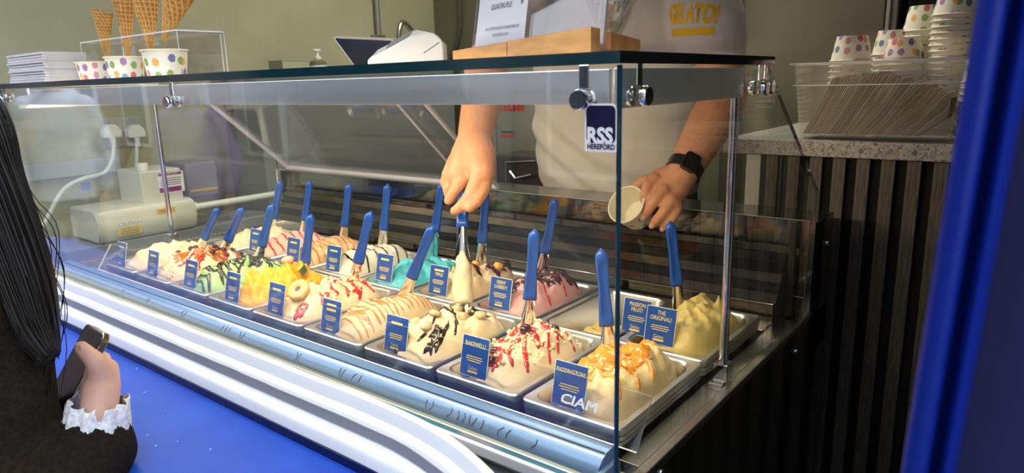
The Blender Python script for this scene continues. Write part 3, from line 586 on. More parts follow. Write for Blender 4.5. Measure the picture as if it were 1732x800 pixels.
m = Mound(0, 8, 'ice_cream', H=.054, sx=.062, sy=.110, ridge=.005, seed=14)
# back row, right to left
m = Mound(1, 0, 'ice_vanilla', H=.066, ox=.012, oy=-.006, sx=.058, sy=.108, ridge=.005, seed=5, a=2.2, b=.6, peaks=((.28, .55, .030, .006), (-.25, .62, .014, .008), (-.65, .1, .010, .008)))
m = Mound(1, 1, 'ice_passion', H=.030, z0=-.068, ox=-.006, oy=-.020, sx=.052, sy=.085, ridge=.008, seed=7)
m = Mound(1, 2, 'ice_pink', H=.060, ox=.006, sx=.062, sy=.108, ridge=.006, seed=2, a=3)
for u, v in ((-.3, .75), (.1, .7), (.3, .45), (-.2, .4), (-.55, .2), (.0, .2), (-.4, -.05), (-.1, -.15), (-.6, -.3), (.45, .75), (.2, -.2), (.45, .15), (.55, .5), (.1, -.45), (-.3, -.55), (.35, -.05), (.0, .5)): m.patch(u, v, .22, .12, 'top_darkplum', 'cherry_compote', jag=1, sd=u * 9, lift=.004)
for pts in ([(.1, -.1), (.4, -.2), (.75, -.32), (.93, -.36)], [(.2, .3), (.5, .25), (.8, .18), (.94, .15)], [(-.2, -.35), (.1, -.45), (.4, -.6), (.7, -.78)], [(.3, .7), (.6, .66), (.92, .6)], [(-.4, .5), (.0, .45), (.3, .55)]): m.strip(pts, .0036, 'top_redsauce' if pts[0][0] > 0 else 'top_darkplum')
for u, v in ((.1, .75), (-.35, .35), (-.05, .1), (.35, .5)): m.lump(u, v, .0075, 'top_cherry', 'cherry', (1.2, 1, .7))
m = Mound(1, 3, 'ice_biscuit', H=.060, ox=.006, sx=.062, sy=.108, ridge=.006, seed=10)
for u, v, a in ((.1, .55, .5), (-.35, .05, .4), (.4, .25, .42), (.3, .72, .4), (.0, .3, .35), (.1, -.1, .3)): m.patch(u, v, a, a * .28, 'top_darkplum', 'chocolate_sauce', jag=.8, sd=u * 7, lift=.003)
for u, v in ((.05, -.5), (.5, .35), (-.35, -.35), (-.55, .4)): m.lump(u, v, .0095, 'fudge', 'fudge_cube', (1, 1, .9), cube=True)
m.strip([(.1, -.55), (.4, -.7), (.65, -.82)], .0045, 'top_toffee'); m.strip([(-.2, .0), (.1, -.15), (.3, -.1)], .004, 'top_toffee')
m = Mound(1, 4, 'ice_turquoise', H=.040, sx=.064, sy=.112, ridge=.008, seed=13)
m = Mound(1, 5, 'ice_white', H=.062, sx=.063, sy=.110, ridge=.003, seed=15, a=3)
for k in range(6):
    v = -.7 + k * .29; m.strip([(-.9, v + .12), (-.4, v + .08), (.1, v), (.55, v - .04), (.88, v - .14), (.97, v - .18)], .0034, 'top_choc', th=.4)
m = Mound(1, 6, 'ice_caramel', H=.060, sx=.063, sy=.110, ridge=.003, seed=16, a=3)
for k in range(10):
    v = -.75 + k * .17; m.strip([(-.8, v + .1), (-.2, v + .03), (.4, v - .02), (.9, v - .12)], .0032, 'top_toffee', th=.3)
m = Mound(1, 7, 'ice_strawberry', H=.058, sx=.063, sy=.110, ridge=.004, seed=17)
for k in range(7):
    v = -.7 + k * .22; m.strip([(-.8, v + .1), (-.2, v + .06), (.35, v - .05), (.85, v - .1)], .0032, 'top_redsauce', th=.3)
m = Mound(1, 8, 'ice_cream', H=.040, sx=.062, sy=.108, ridge=.006, seed=19)
# ------------------------------------------------------------------ flavour cards
def card(base, top, y, lines, label, cat='card', w=.054, h=.063, yaw=0.):
    b = at(*base, y); t = at(*top, y); up = (t - b).normalized(); up = (up + Vector((0, .22, 0))).normalized()
    M = plane_M(b, (math.cos(yaw), math.sin(yaw), 0), up); r = Vector((M[0][0], M[1][0], M[2][0])); u = Vector((M[0][1], M[1][1], M[2][1])); n = r.cross(u)
    if n.y > 0: n = -n
    M = Matrix(((r.x, u.x, n.x, b.x), (r.y, u.y, n.y, b.y), (r.z, u.z, n.z, b.z), (0, 0, 0, 1)))
    g = bmesh.new(); loft(g, [[M @ Vector((x, y_ + h / 2, z)) for x, y_ in rrect(w, h, .0012, 2)] for z in (-.0012, 0)])
    o = tag(obj('flavour_card', g, 'card_white'), label, cat, 'blue flavour cards'); g = bmesh.new()
    obj('card_face', quad(M, w - .002, h - .002, .0003, 0, h / 2), 'card_blue', o)
    z = .0006
    for i, l in enumerate(lines):
        cy = h * (.80 if len(lines) == 1 else .84 - .145 * i)
        if l: text('lettering', l, .0098 if len(l) < 10 else .0084, 'card_yellow', o, M @ Matrix.Translation((0, cy, z)), sx=.82, bold=.00012)
        else: obj('print_line', quad(M @ Matrix.Translation((0, 0, z)), w * .5, .0042, .0002, 0, cy), 'card_yellow', o)
    for k in range(3): obj('print_line', quad(M @ Matrix.Translation((0, 0, z)), w * (.56, .62, .5)[k], .0013, .0002, 0, h * (.50 - .055 * k)), 'card_yellow', o)
    text('lettering', 'Gelato', .0085, 'card_yellow', o, M @ Matrix.Translation((-.001, h * .215, z)), sx=.8); obj('print_bar', quad(M @ Matrix.Translation((0, 0, z)), w * .36, .0032, .0002, -.001, h * .125), 'card_yellow', o)
    return o
CARDS = [(0, (959, 690), (971, 616), ['PADDINGTON!'], 'blue PADDINGTON! card in front of the orange-glazed gelato'), (0, (799, 638), (808, 566), ['BAKEWELL!'], 'blue BAKEWELL! card in front of the cherry crumble gelato'),
 (0, (667, 597), (659, 536), [''], 'blue card tilted left before the cookie dough gelato'), (0, (557, 564), (553, 508), ['', ''], 'blue card in front of the caramel-striped gelato'), (0, (465, 532), (464, 479), [''], 'blue card in front of the jam biscuit gelato'),
 (0, (391, 510), (396, 467), [''], 'blue card in front of the mango gelato'), (0, (320, 486), (328, 434), [''], 'blue card in front of the mint gelato'), (0, (257, 467), (250, 424), [''], 'blue card in front of the cherry honeycomb gelato'), (0, (203, 450), (201, 410), [''], 'leftmost blue card, before the plain cream gelato'),
 (1, (1113, 583), (1112, 524), ['THE', 'ORIGINAL!'], 'blue THE ORIGINAL! card beside the smooth vanilla gelato'), (1, (1073, 566), (1076, 510), ['PASSION', 'FRUIT!'], 'blue PASSION FRUIT! card by the nearly empty pan'), (1, (843, 523), (849, 471), ['VERRY', 'CHERRY!'], 'blue VERRY CHERRY! card by the pink gelato'),
 (1, (739, 499), (736, 454), ['', 'TIPPLE'], 'blue TIPPLE card between turquoise and toffee gelato'), (1, (648, 476), (650, 437), [''], 'blue card in front of the turquoise gelato'), (1, (562, 459), (559, 416), [''], 'blue card in front of the black-striped gelato'), (1, (494, 443), (494, 401), [''], 'blue card in front of the toffee-striped caramel gelato'), (1, (430, 426), (430, 392), [''], 'blue card in front of the strawberry-rippled gelato')]
for row, b, t, l, lab in CARDS: card(b, t, .024 + row * .266 + (.03 if 'PASSION' in l else -.004 if 'THE' in l else 0), l, lab)
# ------------------------------------------------------------------ spatulas
def spatula_proto():
    t = thing('gelato_spatula', (0, 0, 0), '', 'spatula'); HL = .125
    g = bmesh.new(); rings = []
    for k in range(15):
        s = k / 14; z = s * HL; w = .0125 - .0035 * min(1, s * 2.2) + .0022 * max(0, (s - .55) / .45); d = .0095 - .002 * s
        if s > .86: q = math.sqrt(max(.02, 1 - ((s - .86) / .14) ** 2)); w *= q; d *= max(q, .6)
        R = []
        for j in range(16):
            a = 2 * PI * j / 16; c, sn = math.cos(a), math.sin(a); x = w * math.copysign(abs(c) ** .7, c); y = d * math.copysign(abs(sn) ** .7, sn)
            if j in (11, 12, 13) and .1 < s < .82: y *= .55                 # thumb groove
            R.append((x, y, z))
        rings.append(R)
    loft(g, rings); obj('handle', g, 'spat_blue', t, smooth=True)
    g = bmesh.new(); rings = []
    for k in range(11):
        s = k / 10; z = .006 - s * .125; w = .0085 + .0065 * min(1, s * 1.6); bend = .006 * math.sin(s * PI * .5)
        rings.append([(w * x, -.0045 * (1 - x * x) + bend - (0 if o_ else .0016), z) for o_ in (1, 0) for x in ((-1, -.5, 0, .5, 1) if o_ else (1, .5, 0, -.5, -1))])
    loft(g, rings); obj('blade', g, 'chrome', t, smooth='auto')
    return t
SP = [(0, (1016, 414), (1026, 550), 'blue-handled spatula standing behind the orange-glazed gelato'), (0, (905, 383), (896, 505), 'blue-handled spatula standing in the cherry crumble gelato'), (0, (782, 270), (782, 384), 'blue-handled spatula held down by the server'), (0, (735, 376), (697, 468), 'blue-handled spatula leaning right in the caramel-striped gelato'),
 (0, (628, 355), (606, 443), 'blue-handled spatula in the jam biscuit gelato'), (0, (527, 357), (516, 445), 'blue-handled spatula in the mango gelato'), (0, (464, 335), (443, 415), 'blue-handled spatula in the mint gelato'), (0, (420, 331), (386, 406), 'blue-handled spatula in the cherry honeycomb gelato'), (0, (378, 334), (346, 402), 'leftmost front spatula, in the plain cream gelato'),
 (1, (1133, 370), (1145, 483), 'blue-handled spatula behind the smooth vanilla gelato'), (1, (940, 332), (922, 427), 'blue-handled spatula behind the pink cherry gelato'), (1, (822, 324), (816, 410), 'blue-handled spatula in the toffee gelato right of the server hand'), (1, (746, 322), (736, 390), 'blue-handled spatula in the turquoise gelato'),
 (1, (656, 310), (649, 388), 'blue-handled spatula in the black-striped gelato'), (1, (591, 308), (583, 382), 'blue-handled spatula in the toffee-striped caramel gelato'), (1, (525, 300), (516, 372), 'blue-handled spatula in the strawberry-rippled gelato'), (1, (476, 297), (463, 368), 'farthest spatula, in the back left corner pan')]
proto = spatula_proto()
for k, (row, tp, bt, lab) in enumerate(SP):
    y = (.205, .475)[row]
    if k == 2: y = .272
    if k == 3: y = .19
    if k == 16: y = .44
    b = at(*bt, y - .008 if k == 2 else y); t = at(*tp, y + .035 if k == 2 else y); z = (t - b).normalized(); yaw = RZ.copy(); yaw.z = 0; yv = (yaw - z * yaw.dot(z)).normalized(); xv = yv.cross(z)
    o = proto if k == 0 else copytree(proto)
    o.matrix_basis = Matrix(((xv.x, yv.x, z.x, b.x), (xv.y, yv.y, z.y, b.y), (xv.z, yv.z, z.z, b.z), (0, 0, 0, 1)))
    tag(o, lab, 'spatula', 'blue-handled gelato spatulas')
    if k == 2:
        g = bmesh.new(); rings = []
        for q in range(15):
            s_ = q / 14; z_ = -.048 - .100 * s_; r_ = .007 + .011 * math.sin(min(1, s_ * 1.1) * PI * .62)
            rings.append([(r_ * 1.1 * math.cos(a_) * (1 + .35 * noise.noise(Vector((math.cos(a_), math.sin(a_), s_ * 5)))), r_ * .8 * math.sin(a_) + .003 + .004 * noise.noise(Vector((a_, s_ * 6, 2))), z_) for a_ in [2 * PI * j / 14 for j in range(14)]])
        loft(g, rings); obj('gelato_smear', g, 'ice_cream', o, smooth=True, local=True)
# ================================================================== ON THE GLASS LID
LZ = .4612
# stack of paper napkins
st = thing('napkin_stack', (-1.56, -.04, LZ), 'stack of folded white paper napkins at the left end of the lid', 'napkins')
for k in range(11):
    j = R_(-.002, .002); z = LZ + k * .0062
    g = bmesh.new(); y0, y1 = -.085 + j, .010 + j; x0, x1 = -1.70 + j, -1.47 + j
    prism(g, [(y0, z), (y1, z), (y1, z + .0022), (y0 + .010, z + .0026), (y0 + .010, z + .0032), (y1, z + .0030), (y1, z + .0054), (y0 + .003, z + .0056), (y0, z + .0044)], 0, x0, x1); obj('napkin', g, 'napkin_white', st)
# paper cups
def cup_profile(rb, rt, h): return [(rb - .004, 0), (rb, 0), (rb + (rt - rb) * .5, h * .5), (rt - .0012, h - .002), (rt + .0010, h - .0030), (rt + .0022, h - .0012), (rt + .0010, h), (rt - .0012, h - .0006), (rb - .0012, .004), (.0001, .004)]
def cup_mesh(rb, rt, h, seg=36):
    bm = bmesh.new(); vr = lathe(bm, cup_profile(rb, rt, h), seg, uv=True); bm.faces.ensure_lookup_table()
    for f in bm.faces:
        c = f.calc_center_median(); r = math.hypot(c.x, c.y); wall = rb + (rt - rb) * c.z / h
        f.material_index = 0 if r > wall - .0009 and c.z < h - .0026 and c.z > .0005 else 1
    me = bpy.data.meshes.new('paper_cup'); bmesh.ops.recalc_face_normals(bm, faces=bm.faces[:]); bm.to_mesh(me); bm.free()
    me.materials.append(MATS['cup_print']); me.materials.append(MATS['cup_in']); me.polygons.foreach_set('use_smooth', [True] * len(me.polygons)); me.set_sharp_from_angle(angle=math.radians(40)); return me
def put(name, me, M, label, cat, group=None):
    o = bpy.data.objects.new(name, me); COL.objects.link(o); o.matrix_basis = M; return tag(o, label, cat, group)
for px, y, rb, rt, h, rz, lab in ((283, .0, .036, .044, .054, .4, 'largest spotted paper cup on the lid, nearest the till'), (214, .0, .033, .040, .048, 2, 'middle-sized spotted paper cup on the lid'), (160, .0, .030, .037, .043, 4, 'smallest spotted paper cup on the lid, beside the napkins')):
    p = at(px, 125, y); put('paper_cup', cup_mesh(rb, rt, h), Matrix.Translation((p.x, y, LZ)) @ Matrix.Rotation(rz, 4, 'Z'), lab, 'paper cup', 'sample cups on the lid')
# acrylic cone holder
h0 = at(133, 57, .03); h1 = at(297, 51, .10)
hold = thing('cone_holder', (-1.45, .11, LZ), 'clear acrylic cone holder behind the paper cups', 'stand')
hz = .556
def pane(poly, th, nm):
    n = (Vector(poly[1]) - Vector(poly[0])).cross(Vector(poly[2]) - Vector(poly[0])).normalized() * th; g = bmesh.new(); loft(g, [[Vector(p) for p in poly], [Vector(p) + n for p in poly]])
    areas = sorted(f.calc_area() for f in g.faces)
    for f in g.faces: f.material_index = 0 if f.calc_area() >= areas[-2] - 1e-7 else 1
    return obj(nm, g, ['acrylic', 'acrylic_edge_bright'], hold)
cp = [at(184, 50, .10), at(217, 50, .10), at(254, 48, .09), at(289, 45, .09)]
hx0, hx1 = at(133, 57, .045).x, at(298, 51, .045).x
pane([(hx0, .045, hz), (hx1, .045, hz), (hx1, .15, hz), (hx0, .15, hz)], .003, 'shelf')
pane([(hx1, .045, LZ), (hx1, .15, LZ), (hx1, .15, hz), (hx1, .045, hz)], .003, 'end_panel')
pane([(hx0, .045, LZ), (hx0, .15, LZ), (hx0, .15, hz), (hx0, .045, hz)], .003, 'end_panel')
pane([(hx0 + .004, .146, LZ), (hx1 - .004, .146, LZ), (hx1 - .004, .146, hz - .004), (hx0 + .004, .146, hz - .004)], .003, 'back_panel')
# waffle cones
def cone_mesh(L, rt, twist):
    bm = bmesh.new(); NA, NZ = 112, 130; rings = []
    for j in range(NZ + 1):
        s = j / NZ; R = []
        for k in range(NA):
            a = 2 * PI * k / NA; r = .003 + (rt - .003) * s ** .95; q1 = (k / NA * 14 + s * 7 * twist) % 1; q2 = (s * 15 + .3 * k / NA) % 1
            rid = max(0, 1 - min(q1, 1 - q1) * 7 * max(.25, s)) * .0011 + max(0, 1 - min(q2, 1 - q2) * 7) * .0011
            lip = .0022 * math.exp(-((k / NA * 2 * PI - PI + (s - .5) * 2) / .12) ** 2)
            z = s * L * (1 - (.10 * s ** 6) * (.5 + .5 * math.cos(a - .6)))
            R.append(((r + rid + lip) * math.cos(a), (r + rid + lip) * math.sin(a), z))
        rings.append(R)
    rings += [[(x * (1 - .0022 / max(.004, math.hypot(x, y))), y * (1 - .0022 / max(.004, math.hypot(x, y))), z - .001) for x, y, z in rings[-1]], [(x * .55, y * .55, z * .5) for x, y, z in rings[-1]]]
    loft(bm, rings); bmesh.ops.recalc_face_normals(bm, faces=bm.faces[:])
    for f in bm.faces:
        c = f.calc_center_median(); s = min(1, c.z / L); k = (math.atan2(c.y, c.x) / (2 * PI)) % 1; q1 = (k * 14 + s * 7 * twist) % 1; q2 = (s * 15 + .3 * k) % 1
        f.material_index = 1 if min(q1, 1 - q1) * max(.3, s) < .10 or min(q2, 1 - q2) < .12 else 0
    me = bpy.data.meshes.new('waffle_cone'); bm.to_mesh(me); bm.free(); me.materials.append(MATS['cone']); me.materials.append(MATS['cone_ridge'])
    me.polygons.foreach_set('use_smooth', [True] * len(me.polygons)); return me
for i, (tip, top, wpx, y, lab) in enumerate((((181, 97), (172, 14), 36, .10, 'short waffle cone at the left of the holder'), ((217, 96), (208, -14), 40, .10, 'second waffle cone, smooth side out'), ((256, 90), (243, -30), 50, .09, 'third waffle cone with a square grid'), ((277, 69), (322, -70), 92, .09, 'big waffle cone at the right leaning outwards'))):
    a = at(*tip, y); b = at(*top, y + .0); d = b - a; L = d.length; rt = wpx / 2 * 1.56 / FPX * (1.0 if i < 3 else .8); x, yv = frame(d); z = d.normalized()
    put('waffle_cone', cone_mesh(L, rt, (1, 0, .3, 1)[i]), Matrix(((x.x, yv.x, z.x, a.x), (x.y, yv.y, z.y, a.y), (x.z, yv.z, z.z, a.z), (0, 0, 0, 1))) @ Matrix.Rotation((2.2, 4.4, 3, .5)[i], 4, 'Z'), lab, 'ice cream cone', 'waffle cones in the holder')
# white receipt printer
PO = at(622, 110, .10); PO = Vector((PO.x, PO.y, LZ)); PA = Vector((RX.x, RX.y, 0)).normalized(); PB = Vector((-PA.y, PA.x, 0)); PS = (PO - CAM).dot(RZ) / FPX; w = 126 * PS * 1.02
pr = thing('receipt_printer', PO + PA * w / 2, 'white wedge-shaped till printer with a grey screen on the lid', 'printer')
def pz(py): return LZ + max(0, (112 - py)) * PS
def PQ(a_, z_, b_): return PO + PA * a_ * w + PB * b_ + Vector((0, 0, z_ - LZ))
poly = [(0, LZ), (1, LZ), (1, pz(72)), (.965, pz(69)), (.90, pz(57)), (.86, pz(55)), (.58, pz(60)), (.20, pz(84)), (.04, pz(93)), (0, pz(97))]; RISE = .016; DEP = .07
g = bmesh.new(); loft(g, [[PQ(a_, z_, 0) for a_, z_ in poly], [PQ(a_ + (.0 if z_ > LZ else 0), z_ + (RISE if i_ in (6, 7, 8) else 0), DEP) for i_, (a_, z_) in enumerate(poly)]])
bmesh.ops.bevel(g, geom=g.edges[:], offset=.0016, segments=2, affect='EDGES'); obj('housing', g, 'white_plastic', pr, smooth='auto')
cs = [PQ(a_, z_, 0).lerp(PQ(a_, z_ + RISE, DEP), t_) for a_, z_, t_ in ((.245, pz(81), .12), (.56, pz(61.2), .12), (.56, pz(61.2), .9), (.245, pz(81), .9))]; n = (cs[1] - cs[0]).cross(cs[3] - cs[0]).normalized(); n = n if n.z > 0 else -n
g = bmesh.new(); loft(g, [[p + n * .0006 for p in cs], [p + n * .0020 for p in cs]]); obj('screen', g, 'mid_grey', pr)
g = bmesh.new(); tube(g, [PQ(.74, pz(88), -.0004), PQ(.955, pz(71), -.0004)], .0006, 5); obj('paper_slot', g, 'black', pr)
# flat till screen
c = [at(563, 63, .26), at(664, 67, .27), at(690, 122, .30), at(606, 124, .30)]
sc = thing('till_screen', (c[3] + c[2]) / 2, 'dark till screen with a pale frame leaning back behind the printer', 'screen')
c = [Vector((p.x, p.y, max(p.z, LZ + .001))) for p in c]; n = Vector((0, .012, .003)); cen = sum(c, Vector()) / 4
g = bmesh.new(); loft(g, [c, [p + n for p in c]]); obj('frame', g, 'screen_frame', sc)
ins = [p + (cen - p).normalized() * .006 + Vector((0, -.0006, 0)) for p in c]; g = bmesh.new(); loft(g, [ins, [p + Vector((0, .001, 0)) for p in ins]]); obj('display', g, 'screen', sc)
obj('stand', bbox((cen.x - .03, .315, LZ), (cen.x + .06, .335, LZ + .03), .002), 'screen_frame', sc)
# wooden sign block, menu and acrylic sheet
A = Vector((-.052, .004)); dL = Vector((-.285, .072)); dR = Vector((-.012, .145)); 
def blk(t, s): return A + dL * t + dR * s
bk = thing('sign_block', (-.18, .09, LZ), 'oak block with a slot holding the price menu', 'sign holder')
def hh(t, s): return LZ + (.033 - .013 * t) * (1 - .30 * s)
for nm, t0, t1 in (('front_block', 0, .545), ('front_block', .549, 1)):
    g = bmesh.new(); loft(g, [[Vector((*blk(t, s), z)) for t, s, z in ((t0, 0, LZ), (t1, 0, LZ), (t1, 0, hh(t1, 0)), (t0, 0, hh(t0, 0)))], [Vector((*blk(t, s), z)) for t, s, z in ((t0, .17, LZ), (t1, .17, LZ), (t1, .17, hh(t1, .1)), (t0, .17, hh(t0, .1)))]])
    bmesh.ops.bevel(g, geom=g.edges[:], offset=.0008, segments=1, affect='EDGES'); obj(nm, g, 'wood', bk)
g = bmesh.new(); loft(g, [[Vector((*blk(t, s), z)) for t, s, z in ((0, .17, LZ), (1, .17, LZ), (1, .17, LZ + .008), (0, .17, LZ + .008))], [Vector((*blk(t, s), z)) for t, s, z in ((0, .36, LZ), (1, .36, LZ), (1, .36, LZ + .008), (0, .36, LZ + .008))]]); obj('slot_floor', g, 'wood_end', bk)
g = bmesh.new(); loft(g, [[Vector((*blk(t, s), z)) for t, s, z in ((0, .36, LZ), (1, .36, LZ), (1, .36, hh(1, .3)), (0, .36, hh(0, .3)))], [Vector((*blk(t, s), z)) for t, s, z in ((0, 1, LZ), (1, 1, LZ), (1, 1, hh(1, 1)), (0, 1, hh(0, 1)))]])
bmesh.ops.bevel(g, geom=g.edges[:], offset=.0008, segments=1, affect='EDGES'); obj('rear_block', g, 'wood_end', bk)
fr = Vector((dL.x, dL.y, 0)).normalized() * -1; lean = Vector((-.10, .34, 1)).normalized()
base = Vector((*blk(.02, .27), LZ + .009)); Wd = dL.length * .96
mh = thing('menu_holder', base + fr * -.1, 'clear acrylic sheet with two paper menus standing in the oak block', 'menu')
def sheet(p, wv, hv, t, nm, ms):
    n = wv.cross(hv).normalized() * t; g = bmesh.new(); loft(g, [[p, p + wv, p + wv + hv, p + hv], [p + n, p + wv + n, p + wv + hv + n, p + hv + n]])
    a = sorted(f.calc_area() for f in g.faces)
    for f in g.faces: f.material_index = 0 if f.calc_area() > a[-2] * .9 else 1
    return obj(nm, g, ms, mh)
sheet(base, -fr * Wd, lean * .20, .003, 'acrylic_sheet', ['acrylic', 'acrylic_edge'])
nf = fr.cross(lean).normalized(); nf = nf if nf.y < 0 else -nf
pb = base + fr * -.150 + nf * .004 + lean * .010
mn = sheet(pb, -fr * .118, lean * .17, .0006, 'paper_menu', ['paper', 'paper'])
MMn = plane_M(pb - fr * .059 + nf * .0012, fr, lean)
if Vector((MMn[0][2], MMn[1][2], MMn[2][2])).y > 0: pass
text('lettering', 'QUADRUPLE', .0115, 'ink', mn, MMn @ Matrix.Translation((-.012, .064, 0)), sx=.75); text('lettering', '8', .011, 'ink', mn, MMn @ Matrix.Translation((.036, .066, 0)))
text('lettering', 'ALL OF OUR GELATO IS MADE FRESH IN', .0062, 'ink', mn, MMn @ Matrix.Translation((0, .031, 0)), sx=.72); text('lettering', 'HOUSE EACH DAY', .0062, 'ink', mn, MMn @ Matrix.Translation((0, .021, 0)), sx=.72)
sheet(base + fr * -.002 + nf * -.006 + lean * .085, -fr * .105, lean * .10, .0006, 'rear_menu', ['paper', 'paper'])
# cut-glass goblet
p = at(1034, 60, .19); gb = thing('glass_goblet', (p.x, .19, LZ), 'cut-glass goblet standing behind the oak block', 'glass'); g = bmesh.new()
prof = [(.024, 0), (.024, .003), (.010, .008), (.0075, .020), (.012, .030), (.024, .052), (.036, .085), (.046, .125), (.0445, .125), (.034, .085), (.021, .052), (.004, .034)]
rings = [[(p.x + r * (1 + (.04 if (k % 2) else -.03) * (1 if .03 < z < .12 else 0)) * math.cos(2 * PI * k / 20 + z * 9), .19 + r * (1 + (.04 if (k % 2) else -.03) * (1 if .03 < z < .12 else 0)) * math.sin(2 * PI * k / 20 + z * 9), LZ + z) for k in range(20)] for r, z in prof]; loft(g, rings); obj('bowl', g, 'facet_glass', gb)
# ================================================================== RIGHT-HAND COUNTER
WY, WZ = .875, .293
struct('worktop', bbox((-.225, WY, WZ - .034), (1.6, 1.50, WZ), .002), 'granite', 'grey speckled worktop on the right-hand counter')
cb = thing('counter_unit', (.5, 1.15, FZ), 'dark slatted wood counter under the speckled worktop', 'counter')
obj('carcass', bbox((-.10, WY + .04, FZ), (1.58, 1.45, WZ - .035)), 'felt', cb)
obj('end_leg', bbox((-.176, WY + .02, FZ), (-.142, WY + .06, WZ - .035), .002), 'cream_plastic', cb)
sl = None
for k in range(22):
    x = -.118 + k * .0475
    if sl is None: sl = bbox((-.0130, -.013, FZ + .002), (.0130, 0, WZ - .0352), .001); s0 = obj('slat', sl, 'slat_wood', cb, local=True)
    o = s0 if k == 0 else s0.copy()
    if k: COL.objects.link(o); o.parent = cb
    o.matrix_parent_inverse = wmat(cb).inverted(); o.location = (x, WY + .0395, 0)
# clear box of napkins
bx0, bx1, by0, by1, bz1 = -.090, .235, .905, 1.075, WZ + .163
tb = thing('plastic_tub', ((bx0 + bx1) / 2, .99, WZ), 'clear plastic tub full of brown paper napkins on the speckled worktop', 'tub')
g = bmesh.new(); cxm, cym = (bx0 + bx1) / 2, (by0 + by1) / 2; W_, D_ = bx1 - bx0, by1 - by0
def rl(w, d, r, z): return [(cxm + x, cym + y, z) for x, y in rrect(w, d, r, 4)]
loft(g, [rl(W_ - .06, D_ - .05, .02, WZ + .001), rl(W_ - .035, D_ - .03, .022, WZ + .006), rl(W_ - .012, D_ - .01, .02, WZ + .115), rl(W_ - .009, D_ - .007, .02, WZ + .117), rl(W_ - .004, D_ - .002, .022, WZ + .162), rl(W_ + .014, D_ + .012, .024, WZ + .163), rl(W_ + .014, D_ + .012, .024, WZ + .160)], cap=False)
obj('shell', g, 'box_plastic', tb, smooth='auto')
g = bmesh.new(); v = rl(W_ - .002, D_ + .0, .022, WZ + .117); tube(g, [Vector(p) for p in v + v[:1]], .0012, 5, cap=False); obj('step_line', g, 'acrylic_edge', tb)
g = bmesh.new(); v = rl(W_ + .015, D_ + .013, .024, WZ + .1635); tube(g, [Vector(p) for p in v + v[:1]], .0016, 5, cap=False); obj('rim', g, 'acrylic_edge', tb)
random.seed(5)
NN = 64
for k in range(NN):
    t = k / (NN - 1); g = bmesh.new(); xs = bx0 + .028 + t * (W_ - .10); ang = math.radians(62 - 26 * t ** 1.4); L = .155 - .055 * abs(t - .35) + R_(-.004, .004); z0 = WZ + .012
    pts = []
    for q in range(7):
        s = q / 6; x = xs + math.cos(ang) * L * s * (1 - .15 * s) + .004 * math.sin(s * 6 + k * .35) * t; z = z0 + math.sin(ang) * L * s
        pts.append((min(x, bx1 - .022 - (.008 if z < WZ + .02 else 0)), min(z, WZ + .158 - .10 * max(0, (x - bx0) / W_ - .55))))
    th = .0016; poly = pts + [(x + th * .9, z - th * .5) for x, z in reversed(pts)]; prism(g, poly, 1, by0 + .014 + R_(0, .010), by1 - .03)
    tag(obj('paper_napkin', g, random.choice(('kraft', 'kraft_pale', 'kraft', 'kraft_dark'))), 'brown paper napkin packed upright in the clear tub', 'napkin', 'brown napkins in the tub')
# stacked upside-down cups behind the tub
cme = cup_mesh(.034, .046, .058)
def cup_stack(px, y, top_py, n, lab, pitch=.0130):
    p = at(px, top_py, y); n = max(2, int((p.z - WZ - .058) / pitch) + 2)
    for k in range(n):
        put('paper_cup', cme, Matrix.Translation((p.x, y, WZ + .0585 + k * pitch)) @ Matrix.Rotation(PI, 4, 'X') @ Matrix.Rotation(R_(0, 6), 4, 'Z'), ('topmost ' + lab if k == n - 1 else 'second ' + lab.replace('cup in', 'cup down in') if k == n - 2 else 'lower ' + lab), 'paper cup', 'upside-down cup stacks behind the tub')
cup_stack(1442, 1.14, 66, 8, 'spotted paper cup in the leftmost upside-down stack behind the tub'); cup_stack(1512, 1.25, 58, 9, 'spotted paper cup in the second stack behind the tub')
cup_stack(1530, 1.145, 73, 9, 'spotted paper cup in the low front stack behind the tub'); cup_stack(1566, 1.25, 18, 9, 'spotted paper cup in the tall middle stack behind the tub'); cup_stack(1622, 1.15, -20, 9, 'spotted paper cup in the tallest stack beside the blue post')
pp = at(1650, 230, 1.0)
for k in range(10): put('paper_cup', cme, Matrix.Translation((pp.x + .012, 1.0, WZ + .0585 + k * .0130)) @ Matrix.Rotation(PI, 4, 'X'), 'pale paper cup in the stack right of the clear tub', 'paper cup', 'cup stack right of the tub')
# ================================================================== BACK OF THE SHOP
fx0, fx1 = at(1225, 30, 1.60).x, at(1497, 30, 1.60).x
fr_ = thing('upright_fridge', ((fx0 + fx1) / 2, 1.8, FZ), 'tall dark steel fridge behind the server', 'fridge')
obj('cabinet', bbox((fx0, 1.615, FZ), (fx1 + .03, BY - .005, 1.55), .004), 'fridge_trim', fr_)
d = obj('door', bbox((fx0 + .005, 1.592, FZ + .1), (fx1, 1.613, 1.53), .003), 'fridge', fr_); obj('door_edge', bbox((fx1 + .003, 1.590, FZ + .1), (fx1 + .014, 1.612, 1.53), .002), 'fridge_trim', fr_)
g = bmesh.new(); tube(g, [(fx0 + .05, 1.592, .2), (fx0 + .05, 1.56, .22), (fx0 + .05, 1.56, .7), (fx0 + .05, 1.592, .72)], .009, 10); obj('handle', g, 'black', d, smooth='auto')
ob = thing('doorway_shade', (fx1 + .35, 1.85, FZ), 'black cupboard to the right of the fridge', 'cupboard')
obj('carcass', bbox((fx1 + .045, 1.66, FZ), (fx1 + .75, BY - .005, 1.5), .003), 'black', ob); obj('door', bbox((fx1 + .055, 1.64, FZ + .08), (fx1 + .74, 1.659, 1.48), .003), 'felt', ob)  # black block in place of an unlit doorway, its darkness painted
